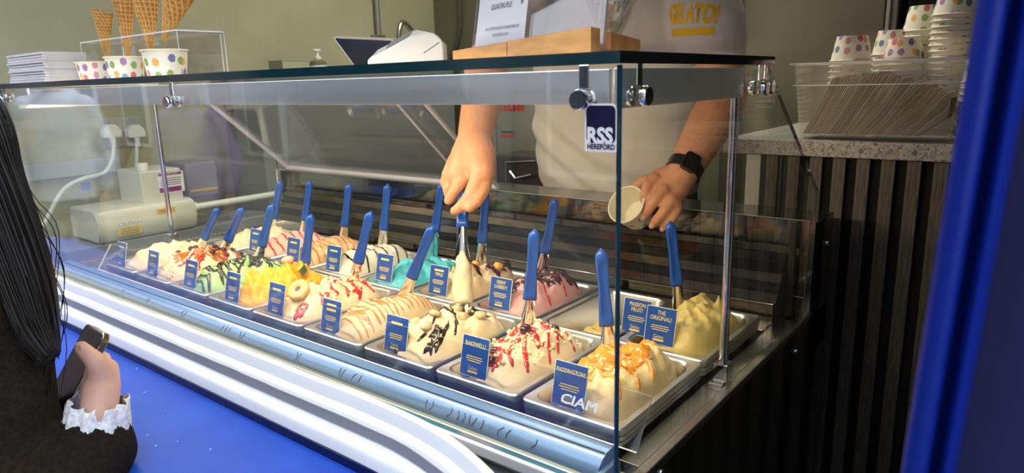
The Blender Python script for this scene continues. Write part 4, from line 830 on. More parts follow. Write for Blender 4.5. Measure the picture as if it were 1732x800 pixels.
# gelato machine with red letters
mx0, mx1, my = at(835, 220, 1.30).x, at(905, 220, 1.30).x + .25, 1.30
tm = thing('gelato_machine', ((mx0 + mx1) / 2, 1.55, FZ), 'steel gelato machine with red TELME lettering', 'machine')
obj('body', bbox((mx0, my, FZ), (mx1, 1.8, .46), .006), 'steel_green', tm); q = at(864, 181, my - .001); text('lettering', 'TELME', .042, 'label_red', tm, plane_M(q + Vector((0, -.001, 0)), (1, 0, 0), (0, 0, 1)), 'red TELME lettering', bold=.0022)
obj('edge_strip', bbox((mx0 + .0, my - .006, FZ + .02), (mx0 + .012, my - .0005, .45), .001), 'mid_grey', tm)
q = at(858, 226, my - .001); obj('warning_label', quad(plane_M(q, (1, 0, 0), (0, 0, 1)), .062, .010, .0008, 0, -.010), 'label_red', tm); obj('warning_label', quad(plane_M(q, (1, 0, 0), (0, 0, 1)), .055, .007, .0008, 0, .006), 'ink', tm)
# dark appliance beside it
da = thing('black_appliance', (at(862, 300, 1.12).x, 1.18, FZ), 'black machine with a wire rack below the red lettering', 'appliance'); ax0, ax1 = at(838, 300, 1.12).x, at(920, 300, 1.12).x
obj('housing', bbox((ax0, 1.12, FZ), (ax1, 1.27, at(862, 262, 1.12).z), .012), 'black', da); zr = at(870, 275, 1.11).z
g = bmesh.new(); tube(g, [(ax0 + .06, 1.105, zr - .12), (ax0 + .06, 1.105, zr), (ax1 - .02, 1.105, zr + .01)], .004, 8); obj('wire_rack', g, 'steel', da); g = bmesh.new(); tube(g, [(ax0 + .08, 1.10, zr - .03), (ax0 + .11, 1.09, zr - .05), (ax0 + .17, 1.10, zr - .035)], .005, 8); obj('lever', g, 'steel', da)
# soap bottle and box on a back ledge along the left wall
lz = atx(540, 119, -2.12).z
lg = thing('wall_ledge', (-2.2, 1.2, FZ), 'grey worktop ledge along the sage wall', 'counter'); obj('top', bbox((WX + .003, .80, lz - .035), (-2.02, 1.95, lz - .001), .003), 'grey_plastic', lg); obj('body', bbox((WX + .003, .82, FZ), (-2.05, 1.93, lz - .036)), 'mid_grey', lg)
s = atx(539, 118, -2.12); sb = thing('soap_bottle', (s.x, s.y, lz), 'clear soap bottle with a white pump on the ledge', 'bottle'); MT = Matrix.Translation((s.x, s.y, lz))
sy_ = atx(539, 82, -2.12).z - lz
g = bmesh.new(); lathe(g, [(.034, 0), (.036, .004), (.036, sy_ * .28), (.033, sy_ * .40), (.014, sy_ * .50), (.012, sy_ * .52)], 24, MT); obj('bottle', g, 'soap', sb, smooth='auto')
g = bmesh.new(); lathe(g, [(.014, sy_ * .5), (.014, sy_ * .62), (.006, sy_ * .66), (.0055, sy_ * .86)], 16, MT); pmp = obj('pump', g, 'white_plastic', sb, smooth='auto'); obj('nozzle', bbox((s.x - .012, s.y - .022, lz + sy_ * .86), (s.x + .012, s.y + .012, lz + sy_ * .97), .004), 'white_plastic', pmp)
g = bmesh.new(); lathe(g, [(.0365, .004), (.0365, sy_ * .22)], 24, MT); obj('label', g, 'white_print', sb, smooth='auto')
b0, b1 = atx(478, 110, -2.13), atx(524, 110, -2.13); bx = thing('cardboard_box', (-2.18, (b0.y + b1.y) / 2, lz), 'plain pale box beside the soap bottle', 'box'); obj('carton', bbox((-2.23, b0.y, lz), (-2.13, b1.y, atx(500, 103, -2.13).z), .002), 'sage', bx); obj('lid_flap', bbox((-2.232, b0.y - .001, atx(500, 103, -2.13).z), (-2.128, b1.y + .001, atx(500, 103, -2.13).z + .003), .001), 'grey_plastic', bx)
# tap and drain pipe on the wall
g = bmesh.new(); a = atx(637, 0, WX + .03); y1 = a.y; tube(g, [(WX + .03, y1, atx(640, 62, WX + .03).z), (WX + .03, y1, 1.7)], .012, 12); pp_ = thing('wall_pipe', (WX + .03, y1, .5), 'thin dark pipe running up the sage wall', 'pipe'); obj('pipe', g, 'fridge_trim', pp_, smooth='auto'); obj('pipe_clip', bbox((WX + .001, y1 - .03, atx(640, 64, WX + .03).z), (WX + .045, y1 + .03, atx(640, 62, WX + .03).z + .008), .002), 'fridge_trim', pp_)
tpb = atx(673, 70, -2.15); tpt = atx(681, 38, -2.15); g = bmesh.new(); tube(g, spline([(tpb.x, tpb.y, lz), (tpb.x, tpb.y, tpb.z), (tpt.x, tpt.y, tpt.z), (tpt.x, tpt.y + .09, tpb.z + .02), (tpt.x, tpt.y + .11, tpb.z - .03)], 6), .0125, 10); tp = thing('tap', (tpb.x, tpb.y, lz), 'curved steel tap behind the till screen', 'tap'); obj('spout', g, 'steel', tp, smooth='auto'); g = bmesh.new(); lathe(g, [(.03, 0), (.03, .006), (.018, .012)], 16, Matrix.Translation((tpb.x, tpb.y, lz))); obj('base', g, 'chrome', tp)
# hanging cable on the back wall
a = at(777, -10, BY - .012); b = at(776, 60, BY - .012); c_ = at(760, 105, BY - .012); g = bmesh.new(); tube(g, spline([(a.x, a.y, 1.7), a, b, c_, at(745, 130, BY - .012)], 6), .013, 8); tag(obj('hanging_cable', g, 'cable_dark', smooth='auto'), 'dark cable hanging down the olive back wall', 'cable')
# machine at the far left, beside the end of the case
mxw = -2.02
def mp(px, py, x=mxw): return atx(px, py, x)
a, b = mp(235, 283), mp(312, 392); lm = thing('wafer_machine', (-2.1, (a.y + b.y) / 2, FZ), 'cream plastic wafer machine with warning labels beside the case', 'machine')
obj('upright', bbox((-2.20, a.y, mp(270, 345).z - .02), (mxw, mp(312, 340).y, mp(270, 287).z), .006), 'cream_plastic', lm)
z1 = mp(240, 345).z; z0 = mp(240, 398).z; ya, yb = mp(155, 370).y, mp(325, 370).y
g = bmesh.new(); prism(g, [(-2.20, z0), (mxw + .03, z0), (mxw + .045, z0 + .03), (mxw + .045, z1 - .03), (mxw + .03, z1 - .004), (mxw, z1), (-2.20, z1)], 1, ya, yb); bmesh.ops.bevel(g, geom=g.edges[:], offset=.006, segments=2, affect='EDGES'); hs = obj('housing', g, 'cream_plastic', lm, smooth='auto')
obj('base_cabinet', bbox((-2.24, ya - .1, FZ), (mxw + .03, yb + .35, z0 - .002), .004), 'mid_grey', lm)
g = bmesh.new(); r0 = mp(326, 351, mxw + .02); tube(g, [(mxw + .02, yb, r0.z), (mxw + .02, yb + .01, r0.z)], .018, 14); tube(g, [(mxw + .02, yb, r0.z), (mxw + .02, yb + .34, r0.z)], .0125, 14); obj('roller', g, 'white_plastic', lm, smooth='auto')
g = bmesh.new(); q = mp(241, 283, mxw - .03); lathe(g, [(.018, 0), (.018, .022), (.016, .025)], 16, Matrix.Translation((q.x, q.y, mp(241, 290).z))); obj('cap', g, 'white_plastic', lm, smooth='auto')
def lab(px, py, w, h, m, tx=None, x=mxw, tm_='ink', ts=.01, par=lm):
    q = atx(px, py, x + .0008); M = plane_M(q, (0, 1, 0), (0, 0, 1)); o = obj('warning_label', quad(M, w, h, .0005), m, par)
    if tx: text('lettering', tx, ts, tm_, o, M @ Matrix.Translation((0, 0, .0009)))
    return o
pxm = 1.0 / FPX * 2.2
lab(290, 308, 46 * pxm, 38 * pxm, 'white_print'); lab(287, 294, 42 * pxm, 5 * pxm, 'label_maroon', 'IMPORTANT', mxw + .0006, 'white_print', .010); lab(289, 320, 40 * pxm, 9 * pxm, 'label_maroon', None, mxw + .0006)
for k in range(4): lab(289, 301 + k * 3.6, 38 * pxm, 1.4 * pxm, 'ink', None, mxw + .0006)
lab(281, 356, 32 * pxm, 9 * pxm, 'label_orange', 'Danger', mxw + .045, 'ink', .013); lab(220, 378, 38 * pxm, 7 * pxm, 'white_print', 'CAUTION', mxw + .045, 'ink', .016); lab(220, 390, 38 * pxm, 14 * pxm, 'label_yellow', None, mxw + .045)
for k in range(3): lab(220, 386 + k * 4, 30 * pxm, 1.3 * pxm, 'ink', None, mxw + .0456)
lab(145, 315, 14 * pxm, 13 * pxm, 'label_blue', None, mxw)
a, b = atx(312, 278, -2.12), atx(371, 328, -2.12); gx = thing('grey_control_box', (-2.2, (a.y + b.y) / 2, FZ), 'dark grey control box with a yellow stripe on the wall', 'control box')
obj('case', bbox((WX + .001, a.y, b.z), (-2.12, b.y, a.z), .004), 'mid_grey', gx); q = atx(342, 321, -2.119); obj('stripe', bbox((-2.1195, a.y + .01, q.z - .004), (-2.1185, b.y - .005, q.z + .004)), 'label_yellow', gx)
# trunking, socket and plugs on the wall
wl = bpy.data.objects['wall_left']
a, b = atx(25, 310, WX + .02), atx(205, 290, WX + .02); tr = struct('trim_5', bbox((WX + .001, a.y - .02, a.z + .002), (WX + .03, b.y, a.z + .055), .003), 'grey_plastic', 'grey plastic trunking along the wall')
a, b = atx(178, 200, WX + .015), atx(246, 245, WX + .015); so = thing('wall_socket', (WX, (a.y + b.y) / 2, b.z), 'double white wall socket with two plugs behind the case', 'socket'); obj('plate', bbox((WX + .001, a.y, b.z), (WX + .014, b.y, a.z), .003), 'grey_plastic', so)
for px in (189, 230):
    q = atx(px, 224, WX + .04); g = bmesh.new(); w_ = .030
    prism(g, [(q.y - w_, q.z - .018), (q.y + w_, q.z - .018), (q.y + w_, q.z + .008), (q.y + w_ * .4, q.z + .028), (q.y - w_ * .4, q.z + .028), (q.y - w_, q.z + .008)], 0, WX + .0145, WX + .05); bmesh.ops.bevel(g, geom=g.edges[:], offset=.003, segments=2, affect='EDGES'); o = obj('plug', g, 'white_plastic', so, smooth='auto')
    g = bmesh.new(); tube(g, [(WX + .04, q.y, q.z - .017), (WX + .04, q.y, q.z - .05)], [.011, .007], 10); obj('plug_neck', g, 'white_plastic', o, smooth='auto')
pts = [(192, 242), (190, 268), (176, 292), (140, 302), (110, 318), (92, 345), (78, 372), (65, 395)]
g = bmesh.new(); P = [atx(x, y, WX + .045 + .018 * k) for k, (x, y) in enumerate(pts)]; tube(g, spline(P, 6), .0065, 8); tag(obj('white_cable', g, 'cable_white', smooth='auto'), 'white power cable looping from the left plug', 'cable')
pts = [(231, 240), (231, 270), (228, 300), (226, 325)]; g = bmesh.new(); tube(g, spline([atx(x, y, WX + .045) for x, y in pts], 6), .0065, 8); tag(obj('white_cable', g, 'cable_white', smooth='auto'), 'white power cable hanging straight from the right plug', 'cable')
# shop ceiling lamp
cl = thing('ceiling_lamp', (-.9, 1.25, 1.75), 'flat rectangular ceiling lamp in the shop', 'lamp'); obj('housing', bbox((-1.52, 1.08, 1.70), (-.28, 1.42, 1.749), .004), 'white_plastic', cl); obj('diffuser', bbox((-1.50, 1.10, 1.694), (-.30, 1.40, 1.699)), 'lamp_cool', cl)
# ================================================================== PEOPLE
from mathutils.bvhtree import BVHTree
V = Vector
def hand(bm, wr, d, side, palm, k=1.):
    "relaxed open hand: wrist, direction of the fingers, direction towards the thumb, palm normal"
    d = d.normalized(); side = (side - d * side.dot(d)).normalized(); n = d.cross(side).normalized(); n = n if n.dot(palm) > 0 else -n
    for j in range(4):
        o = side * (.024 - .016 * j); chain(bm, [wr + o * .7 + d * .012, wr + o + d * .080 * k], [.017, .0125], 10)
        L = (.072, .080, .074, .058)[j] * k; b = wr + o + d * .080 * k; chain(bm, [b, b + d * L * .42 + n * .008, b + d * L * .72 + n * .022, b + d * L * .88 + n * .038], [.0105, .0098, .009, .008], 10)
    chain(bm, [wr + side * .018 + d * .02, wr + side * .040 + d * .050 + n * .008, wr + side * .047 + d * .080 + n * .014, wr + side * .043 + d * .105 + n * .02], [.016, .0125, .011, .009], 10)
def head(bm, c, f, k=1.):
    f = f.normalized(); r = f.cross(V((0, 0, 1))).normalized(); u = r.cross(f)
    def P(x, y, z): return c + (r * x + f * y + u * z) * k
    M = Matrix(((r.x, f.x, u.x, c.x), (r.y, f.y, u.y, c.y), (r.z, f.z, u.z, c.z), (0, 0, 0, 1)))
    rings = []
    for z, rx, ry, oy in ((-.118, .022, .026, .052), (-.105, .044, .052, .034), (-.075, .060, .075, .014), (-.035, .068, .088, .004), (0, .073, .095, 0), (.04, .075, .098, -.004), (.08, .066, .086, -.008), (.105, .045, .058, -.010), (.118, .015, .02, -.010)):
        rings.append([M @ V(((rx * math.cos(2 * PI * a / 20)) * k, (oy + ry * math.sin(2 * PI * a / 20)) * k, z * k)) for a in range(20)])
    loft(bm, rings)
    chain(bm, [P(0, .088, .012), P(0, .104, -.020), P(0, .098, -.034)], [.008 * k, .013 * k, .011 * k], 10)
    for s in (-1, 1):
        ball(bm, P(.074 * s, -.004, -.004), .024 * k, 10, (.45, .8, 1.25)); chain(bm, [P(.014 * s, .092, .024), P(.044 * s, .080, .026)], [.009 * k, .009 * k], 8); ball(bm, P(.040 * s, .066, -.03), .022 * k, 8)
    chain(bm, [P(-.024, .080, -.064), P(.024, .080, -.064)], [.010 * k, .010 * k], 8)
    return P
def add_face(root, P, k=1.):
    for s in (-1, 1):
        g = bmesh.new(); ball(g, P(.033 * s, .086, .004), .0115 * k, 12); e = obj('eye', g, 'white_print', root, smooth=True); g = bmesh.new(); ball(g, P(.033 * s, .0945, .004), .0052 * k, 10); obj('iris', g, 'hair_brown', e, smooth=True)
    g = bmesh.new(); chain(g, [P(-.026, .086, -.064), P(0, .094, -.062), P(.026, .086, -.064)], [.004 * k, .0058 * k, .004 * k], 8); obj('mouth', g, 'nail', root, smooth=True)
def hair_cap(root, P, m, low=-.05, k=1.):
    bm = bmesh.new(); g = bmesh.ops.create_uvsphere(bm, u_segments=28, v_segments=18, radius=1)
    for v in g['verts']:
        x, y, z = v.co; q = P(x * .084, y * .108 - .010, z * .128 + .004); v.co = q
    def keep(f):
        c = f.calc_center_median() - P(0, 0, 0); fy = c.dot((P(0, 1, 0) - P(0, 0, 0)).normalized()); fz = c.dot((P(0, 0, 1) - P(0, 0, 0)).normalized())
        return fz > .062 * k or (fy < -.005 and fz > low * k) or (fy < .03 and fz > .0)
    bmesh.ops.delete(bm, geom=[f for f in bm.faces if not keep(f)], context='FACES'); bmesh.ops.solidify(bm, geom=bm.faces[:], thickness=.008)
    for v in bm.verts: v.co += (v.co - P(0, 0, 0)).normalized() * .006 * noise.noise(v.co * 45)
    return obj('hair', bm, m, root, smooth=True)
def loftz(bm, rows): loft(bm, [ell((x, y), rx, ry, z, 28, rot) for x, y, z, rx, ry, rot in rows])
def legs(bm, hips, knees, ankles, toes, r):
    for h, kn, a, t in zip(hips, knees, ankles, toes):
        chain(bm, [h, h.lerp(kn, .5), kn, kn.lerp(a, .4), a], [r[0], r[1], r[2], r[3], r[4]], 12); chain(bm, [a, t], [r[4], r[4] * .9], 10)
def cloth(c): return .0035 * noise.noise(V((c.x * 7, c.y * 7, c.z * 16))) + .0022 * noise.noise(c * 30)
def standing(name, label, loc, yaw, top, bottom, hairm, H=1.68, hood=False, skin='skin_light', long_hair=False):
    k = H / 1.75; c = V(loc); f = V((-math.sin(yaw), math.cos(yaw), 0)); r = V((math.cos(yaw), math.sin(yaw), 0)); Z = V((0, 0, 1))
    def J(x, y, z): return c + (r * x + f * y + Z * z) * k
    root = thing(name, c, label, 'person'); b = bmesh.new()
    chain(b, [J(0, 0, .95), J(0, 0, 1.2), J(0, 0, 1.38)], [.10 * k, .10 * k, .09 * k]); chain(b, [J(0, 0, 1.38), J(0, .005, 1.52)], [.058 * k, .050 * k]); P = head(b, J(0, .02, 1.64), f, k)
    for s in (-1, 1):
        sh, el, wr = J(.17 * s, 0, 1.40), J(.23 * s, -.02, 1.13), J(.22 * s, .06, .90); chain(b, [J(.05 * s, 0, 1.38), sh, el, wr], [.06 * k, .045 * k, .036 * k, .026 * k]); hand(b, wr, V((0, 0, -1)) + f * .15, f, -r * s, k)
    legs(b, [J(-.09, 0, .92), J(.09, 0, .92)], [J(-.10, .02, .50), J(.10, .02, .50)], [J(-.10, -.02, .06), J(.10, -.02, .06)], [J(-.11, .12, .04), J(.11, .12, .04)], [.07, .065, .05, .045, .035])
    body = obj('body', remesh(b, .008, 4), skin, root, smooth=True); add_face(root, P, k); hair_cap(root, P, hairm, -.06, k)
    b = bmesh.new(); rows = [(J(0, 0, z), z, rx, ry) for z, rx, ry in ((.86, .185, .135), (1.0, .18, .13), (1.15, .185, .13), (1.30, .20, .135), (1.40, .185, .115), (1.46, .11, .09), (1.50, .07, .07))]
    loftz(b, [(p.x, p.y, p.z, rx * k, ry * k, yaw) for p, z, rx, ry in rows])
    for s in (-1, 1): chain(b, [J(.15 * s, 0, 1.40), J(.24 * s, -.02, 1.13), J(.225 * s, .05, .94)], [.085 * k, .066 * k, .052 * k])
    if hood: chain(b, [J(-.09, -.05, 1.47), J(0, -.11, 1.46), J(.09, -.05, 1.47)], [.05 * k, .065 * k, .05 * k])
    obj('jacket', remesh(b, .011, 4, cloth), top, root, smooth=True)
    b = bmesh.new(); loftz(b, [(J(0, 0, z).x, J(0, 0, z).y, J(0, 0, z).z, rx * k, .115 * k, yaw) for z, rx in ((.80, .15), (.90, .17), (.98, .165))]); legs(b, [J(-.09, 0, .88), J(.09, 0, .88)], [J(-.10, .02, .50), J(.10, .02, .50)], [J(-.10, -.02, .10), J(.10, -.02, .10)], [J(-.10, 0, .09), J(.10, 0, .09)], [.09, .085, .07, .062, .055]); obj('trousers', remesh(b, .012, 4, cloth), bottom, root, smooth=True)
    for s in (-1, 1): b = bmesh.new(); chain(b, [J(.10 * s, -.05, .045), J(.11 * s, .06, .04), J(.115 * s, .14, .035)], [.045 * k, .045 * k, .036 * k]); obj('shoe', b, 'black', root, smooth=True)
    if long_hair:
        b = bmesh.new()
        for j in range(60):
            a = R_(-1.9, 1.9); s0 = P(.085 * math.sin(a), -.10 * math.cos(a) * .8, R_(-.02, .06)); tube(b, spline([s0, s0 + V((0, 0, -.12)) + (s0 - P(0, 0, 0)) * .25, s0 + V((R_(-.03, .03), R_(-.02, .02), -.34))], 4), [.008] * 8 + [.003], 5)
        obj('long_hair', b, hairm, root, smooth=True)
    return root, J
# --- passers-by in the street, mirrored in the front pane
def mirrored(px, y): p = at(px, 300, y); return (p.x, 2 * YF - y, GZ)
t, J = standing('person', 'person in a white hoodie waiting in the street', mirrored(112, .95), math.radians(-55), 'hoodie', 'jeans', 'hair_brown', 1.80, hood=True)
standing('person', 'person in a lilac jacket with long fair hair in the street', mirrored(335, 1.55), math.radians(-40), 'lilac', 'jeans', 'hair_blond', 1.68, long_hair=True)
standing('person', 'person in a pale fleece standing farther along the street', mirrored(545, 2.6), math.radians(-10), 'fleece', 'navy', 'hair_brown', 1.72)
standing('person', 'person in a navy jacket across the street', mirrored(720, 3.6), math.radians(15), 'navy', 'jeans', 'hair_dark', 1.76)
# --- the server behind the case
sv = thing('person', (-.53, .97, FZ), 'person serving in a white GELATO! T-shirt with a black smartwatch', 'person'); b = bmesh.new()
chain(b, [(-.53, .99, .02), (-.53, .95, .35), (-.50, .84, .62)], [.10, .11, .10]); chain(b, [(-.50, .83, .66), (-.50, .80, .80)], [.062, .056]); fdir = V((-.15, -1, -.35)); P = head(b, V((-.50, .775, .915)), fdir, 1.02)
# his right arm reaches into the case
wr = at(802, 236, .335); el = V((-.650, .555, .520)); shR = V((-.700, .80, .665))
chain(b, [(-.58, .83, .66), shR, shR.lerp(el, .5), el, el.lerp(wr, .3), el.lerp(wr, .75), wr], [.07, .060, .050, .047, .049, .040, .034], 18)
pal = at(797, 275, .31); chain(b, [wr, at(812, 262, .318), at(815, 292, .300)], [.033, .031, .026], 16); chain(b, [wr, at(790, 265, .318), at(778, 296, .295)], [.033, .034, .026], 16); chain(b, [wr, at(775, 280, .325), at(763, 296, .312)], [.030, .026, .020], 14)
KN = {'index': [at(808, 302, .287), at(793, 334, .262), at(777, 352, .245), at(769, 357, .242)], 'middle': [at(783, 303, .288), at(768, 324, .268), at(759, 339, .262)], 'ring': [at(767, 302, .297), at(757, 318, .282), at(760, 334, .285)], 'little': [at(758, 295, .312), at(752, 308, .302), at(757, 322, .304)], 'thumb': [at(822, 285, .315), at(818, 318, .292), at(806, 341, .268), at(794, 351, .252)]}
RD = {'index': [.0155, .0122, .0108, .0098], 'middle': [.0150, .0120, .0102], 'ring': [.0140, .0112, .0098], 'little': [.012, .0100, .0088], 'thumb': [.019, .0150, .0125, .0105]}
for f_ in KN: chain(b, KN[f_], RD[f_], 14)
# his left arm comes down over the rear glass with the cup
wl_ = at(1150, 300, .655); eL = at(1226, 165, .80); shL = V((-.300, .845, .680))
chain(b, [(-.42, .84, .66), shL, shL.lerp(eL, .5), eL, eL.lerp(wl_, .3), eL.lerp(wl_, .75), wl_], [.07, .060, .052, .049, .050, .040, .034], 18)
chain(b, [wl_, at(1128, 318, .632), at(1118, 326, .615)], [.033, .030, .022], 16); chain(b, [wl_, at(1138, 330, .635), at(1138, 345, .612)], [.032, .028, .020], 16); chain(b, [wl_, at(1118, 302, .640), at(1106, 304, .622)], [.030, .024, .017], 14)
LK = [([(1106, 304, .615), (1096, 312, .600), (1091, 328, .590), (1090, 338, .590)], [.0150, .0125, .0110, .0100]), ([(1122, 322, .606), (1108, 338, .588), (1097, 354, .582), (1090, 364, .584)], [.0150, .0125, .0112, .0102]), ([(1136, 340, .604), (1124, 357, .586), (1112, 371, .580), (1106, 378, .584)], [.0140, .0120, .0108, .0098]), ([(1146, 352, .612), (1140, 366, .598), (1130, 378, .592), (1124, 384, .596)], [.0125, .0108, .0098, .0088]), ([(1112, 304, .635), (1092, 306, .640), (1078, 314, .640), (1072, 324, .636)], [.018, .0145, .0125, .011])]
for pts, rr_ in LK: chain(b, [at(*p) for p in pts], rr_, 14)
legs(b, [V((-.62, 1.0, .02)), V((-.43, 1.0, .02))], [V((-.63, 1.0, -.36)), V((-.42, 1.0, -.36))], [V((-.64, 1.04, -.70)), V((-.41, 1.04, -.70))], [V((-.65, .92, -.73)), V((-.40, .92, -.73))], [.075, .07, .055, .045, .035])
for (pts, rr_), (nx, ny) in zip(LK[:4], ((.2, .9), (-.5, .8), (-.5, .8), (-.5, .8))):
    p = at(*pts[-1]); d_ = (p - at(*pts[-2])).normalized(); o_ = (CAM - p); o_ = (o_ - d_ * o_.dot(d_)).normalized(); g = bmesh.new(); M_ = plane_M(p + o_ * (rr_[-1] * .78) + d_ * .003, o_.cross(d_), d_); ball(g, (0, 0, 0), 1, 12); bmesh.ops.transform(g, matrix=M_ @ Matrix.Diagonal((rr_[-1] * .62, rr_[-1] * .8, rr_[-1] * .28, 1)), verts=g.verts[:]); obj('fingernail', g, 'nail', sv, smooth=True)
obj('body', remesh(b, .0036, 5), 'skin', sv, smooth=True); add_face(sv, P, 1.02); hair_cap(sv, P, 'hair_brown', -.05, 1.02)
b = bmesh.new()
loftz(b, [(-.555, .960, .135, .222, .135, 0), (-.555, .955, .175, .240, .142, 0), (-.552, .945, .26, .240, .142, 0), (-.545, .920, .38, .236, .138, 0), (-.52, .885, .50, .228, .130, .03), (-.505, .850, .60, .222, .118, .05), (-.50, .835, .66, .195, .100, .05), (-.50, .82, .705, .12, .085, .05), (-.50, .815, .735, .070, .068, 0)])
chain(b, [shL.lerp(V((-.45, .84, .66)), .35), shL, shL.lerp(eL, .35), shL.lerp(eL, .60)], [.085, .082, .080, .078], 18); chain(b, [shR.lerp(V((-.55, .83, .66)), .35), shR, shR.lerp(el, .35), shR.lerp(el, .62)], [.085, .080, .077, .074], 18)
def shirt_fold(c):
    w = noise.noise(V((c.x * 3, c.y * 3, c.z * 5))); q = math.sin((c.x + .55) * 30 + c.z * 62 + 7 * w) * (.4 + abs(w)); m_ = max(0, 1 - abs(c.z - .27) / .25); return .009 * q * m_ + .006 * noise.noise(V((c.x * 9, c.y * 6, c.z * 12))) + .0015 * noise.noise(c * 40)
sm = remesh(b, .0075, 6, shirt_fold); shirt = obj('t_shirt', sm, 'shirt', sv, smooth=True)
bv = BVHTree.FromPolygons([v.co for v in sm.vertices], [p.vertices for p in sm.polygons])
def press(o, off=.0014):
    for v in o.data.vertices:
        h = bv.ray_cast(V((v.co.x, .3, v.co.z)), V((0, 1, 0)))
        if h[0] is not None: v.co = h[0] + V((0, -off, 0))
lc = at(1160, 24, .73); LM = plane_M(lc, (1, 0, -.06), (0, 0, 1)); lw = .076 * (lc - CAM).length / 1.55
press(text('lettering', 'GELATO!', .052, 'logo_yellow', shirt, LM, 'yellow GELATO! chest print', sx=.56, bold=.0026))
g = bmesh.new(); a, bb = at(1121, 46, .73), at(1201, 56, .73)
for j in range(12):
    for q in range(3):
        def G(s, t): return V((a.x + (bb.x - a.x) * s, .7, a.z - .003 - .003 * s - .016 * t))
        g.faces.new([g.verts.new(G(*st)) for st in ((j / 12, q / 3), ((j + 1) / 12, q / 3), ((j + 1) / 12, (q + 1) / 3), (j / 12, (q + 1) / 3))])
press(obj('print_bar', g, 'logo_yellow', shirt))
b = bmesh.new(); loftz(b, [(-.53, .985, -.08, .175, .12, 0), (-.53, .975, .05, .195, .128, 0), (-.53, .962, .150, .198, .130, 0)]); legs(b, [V((-.62, 1.0, -.02)), V((-.43, 1.0, -.02))], [V((-.63, 1.0, -.36)), V((-.42, 1.0, -.36))], [V((-.64, 1.04, -.68)), V((-.41, 1.04, -.68))], [V((-.64, 1.03, -.69)), V((-.41, 1.03, -.69))], [.095, .09, .075, .066, .058]); obj('trousers', remesh(b, .011, 4, cloth), 'trousers', sv, smooth=True)
for x in (-.645, -.405): b = bmesh.new(); chain(b, [(x, 1.06, FZ + .05), (x, .98, FZ + .045), (x, .89, FZ + .04)], [.05, .05, .042]); obj('shoe', b, 'black', sv, smooth=True)
# watch on the left wrist
wd = (wl_ - eL).normalized(); wc = eL.lerp(wl_, .90); x_, y_ = frame(wd); toc = (CAM - wc); toc = (toc - wd * toc.dot(wd)).normalized(); sdv = wd.cross(toc).normalized()
g = bmesh.new(); rr_ = .0395
loft(g, [[wc + wd * t + (toc * math.cos(a) + sdv * math.sin(a)) * r_ for a in [2 * PI * k / 32 for k in range(32)]] for t, r_ in ((-.012, rr_ - .004), (-.012, rr_), (.012, rr_ - .001), (.012, rr_ - .005))], cap=False); wt = obj('watch_strap', g, 'watch', sv, smooth='auto')
wn = (toc * .80 + sdv * -.25 + V((0, 0, .35))).normalized(); wn = (wn - wd * wn.dot(wd)).normalized(); sd2 = wd.cross(wn).normalized(); WM = plane_M(wc + wn * (rr_ - .003), sd2, wd)
g = plate(WM, rrect(.034, .040, .008, 4), -.002, .011); bmesh.ops.bevel(g, geom=g.edges[:], offset=.001, segments=1, affect='EDGES'); o = obj('watch_case', g, 'watch', wt, smooth='auto'); nz = V((WM[0][2], WM[1][2], WM[2][2]))
obj('watch_glass', plate(WM, rrect(.029, .035, .006, 4), .0108, .0118), 'screen', wt, smooth='auto')
# the cup in his left hand
cc = at(1058, 345, .575); cax = (RX * -.60 + RY * -.37 - RZ * .71).normalized(); cx_, cy_ = frame(cax); cb_ = cc - cax * .062
put('paper_cup', cup_mesh(.034, .0415, .062), Matrix(((cx_.x, cy_.x, cax.x, cb_.x), (cx_.y, cy_.y, cax.y, cb_.y), (cx_.z, cy_.z, cax.z, cb_.z), (0, 0, 0, 1))), 'empty spotted paper cup tilted in the server\'s hand', 'paper cup')
# --- the customer at the left edge
cu = thing('person', (-.80, -.60, GZ), 'person in a dark brown coat with long dark hair holding a phone', 'person'); b = bmesh.new()
chain(b, [(-.80, -.62, -.25), (-.80, -.60, .0), (-.79, -.58, .16)], [.09, .09, .085]); chain(b, [(-.79, -.57, .18), (-.79, -.54, .30)], [.05, .046]); P = head(b, V((-.80, -.52, .42)), V((.15, 1, -.2)), .95)
shc, elc, wrc = at(-34, 570, -.455), at(56, 872, -.455), at(168, 692, -.372)
chain(b, [(-.79, -.58, .15), shc, elc, at(158, 775, -.380), wrc], [.06, .042, .034, .027, .024], 14); wl2 = V((-.98, -.52, -.05)); chain(b, [(-.85, -.60, .15), (-.97, -.62, .13), (-1.02, -.62, -.14), (-.93, -.50, -.06)], [.06, .042, .036, .024]); hand(b, V((-.93, -.50, -.06)), V((.4, .8, .1)), V((0, 0, 1)), V((.8, -.4, 0)), .92)
chain(b, [wrc, at(172, 655, -.362), at(176, 628, -.352)], [.024, .0245, .020], 14); chain(b, [wrc, at(166, 650, -.358), at(165, 622, -.350)], [.023, .022, .016], 12)
chain(b, [at(172, 632, -.360), at(163, 612, -.366), at(149, 599, -.372), at(137, 588, -.376)], [.0185, .0135, .0115, .0102], 14)
for j in range(4):
    oy = j * 13; chain(b, [at(178 - oy * .15, 628 + oy * .55, -.348), at(176 - oy * .3, 606 + oy * .8, -.322), at(160 - oy * .3, 598 + oy * .8, -.306), at(145 - oy * .3, 604 + oy * .8, -.305)], [.013, .0100, .0092, .0082], 10)
legs(b, [V((-.88, -.62, -.30)), V((-.72, -.62, -.30))], [V((-.89, -.61, -.66)), V((-.71, -.61, -.66))], [V((-.89, -.64, -1.03)), V((-.71, -.64, -1.03))], [V((-.90, -.53, -1.06)), V((-.70, -.53, -1.06))], [.07, .065, .05, .042, .032])
obj('body', remesh(b, .0042, 5), 'skin_light', cu, smooth=True); add_face(cu, P, .95)
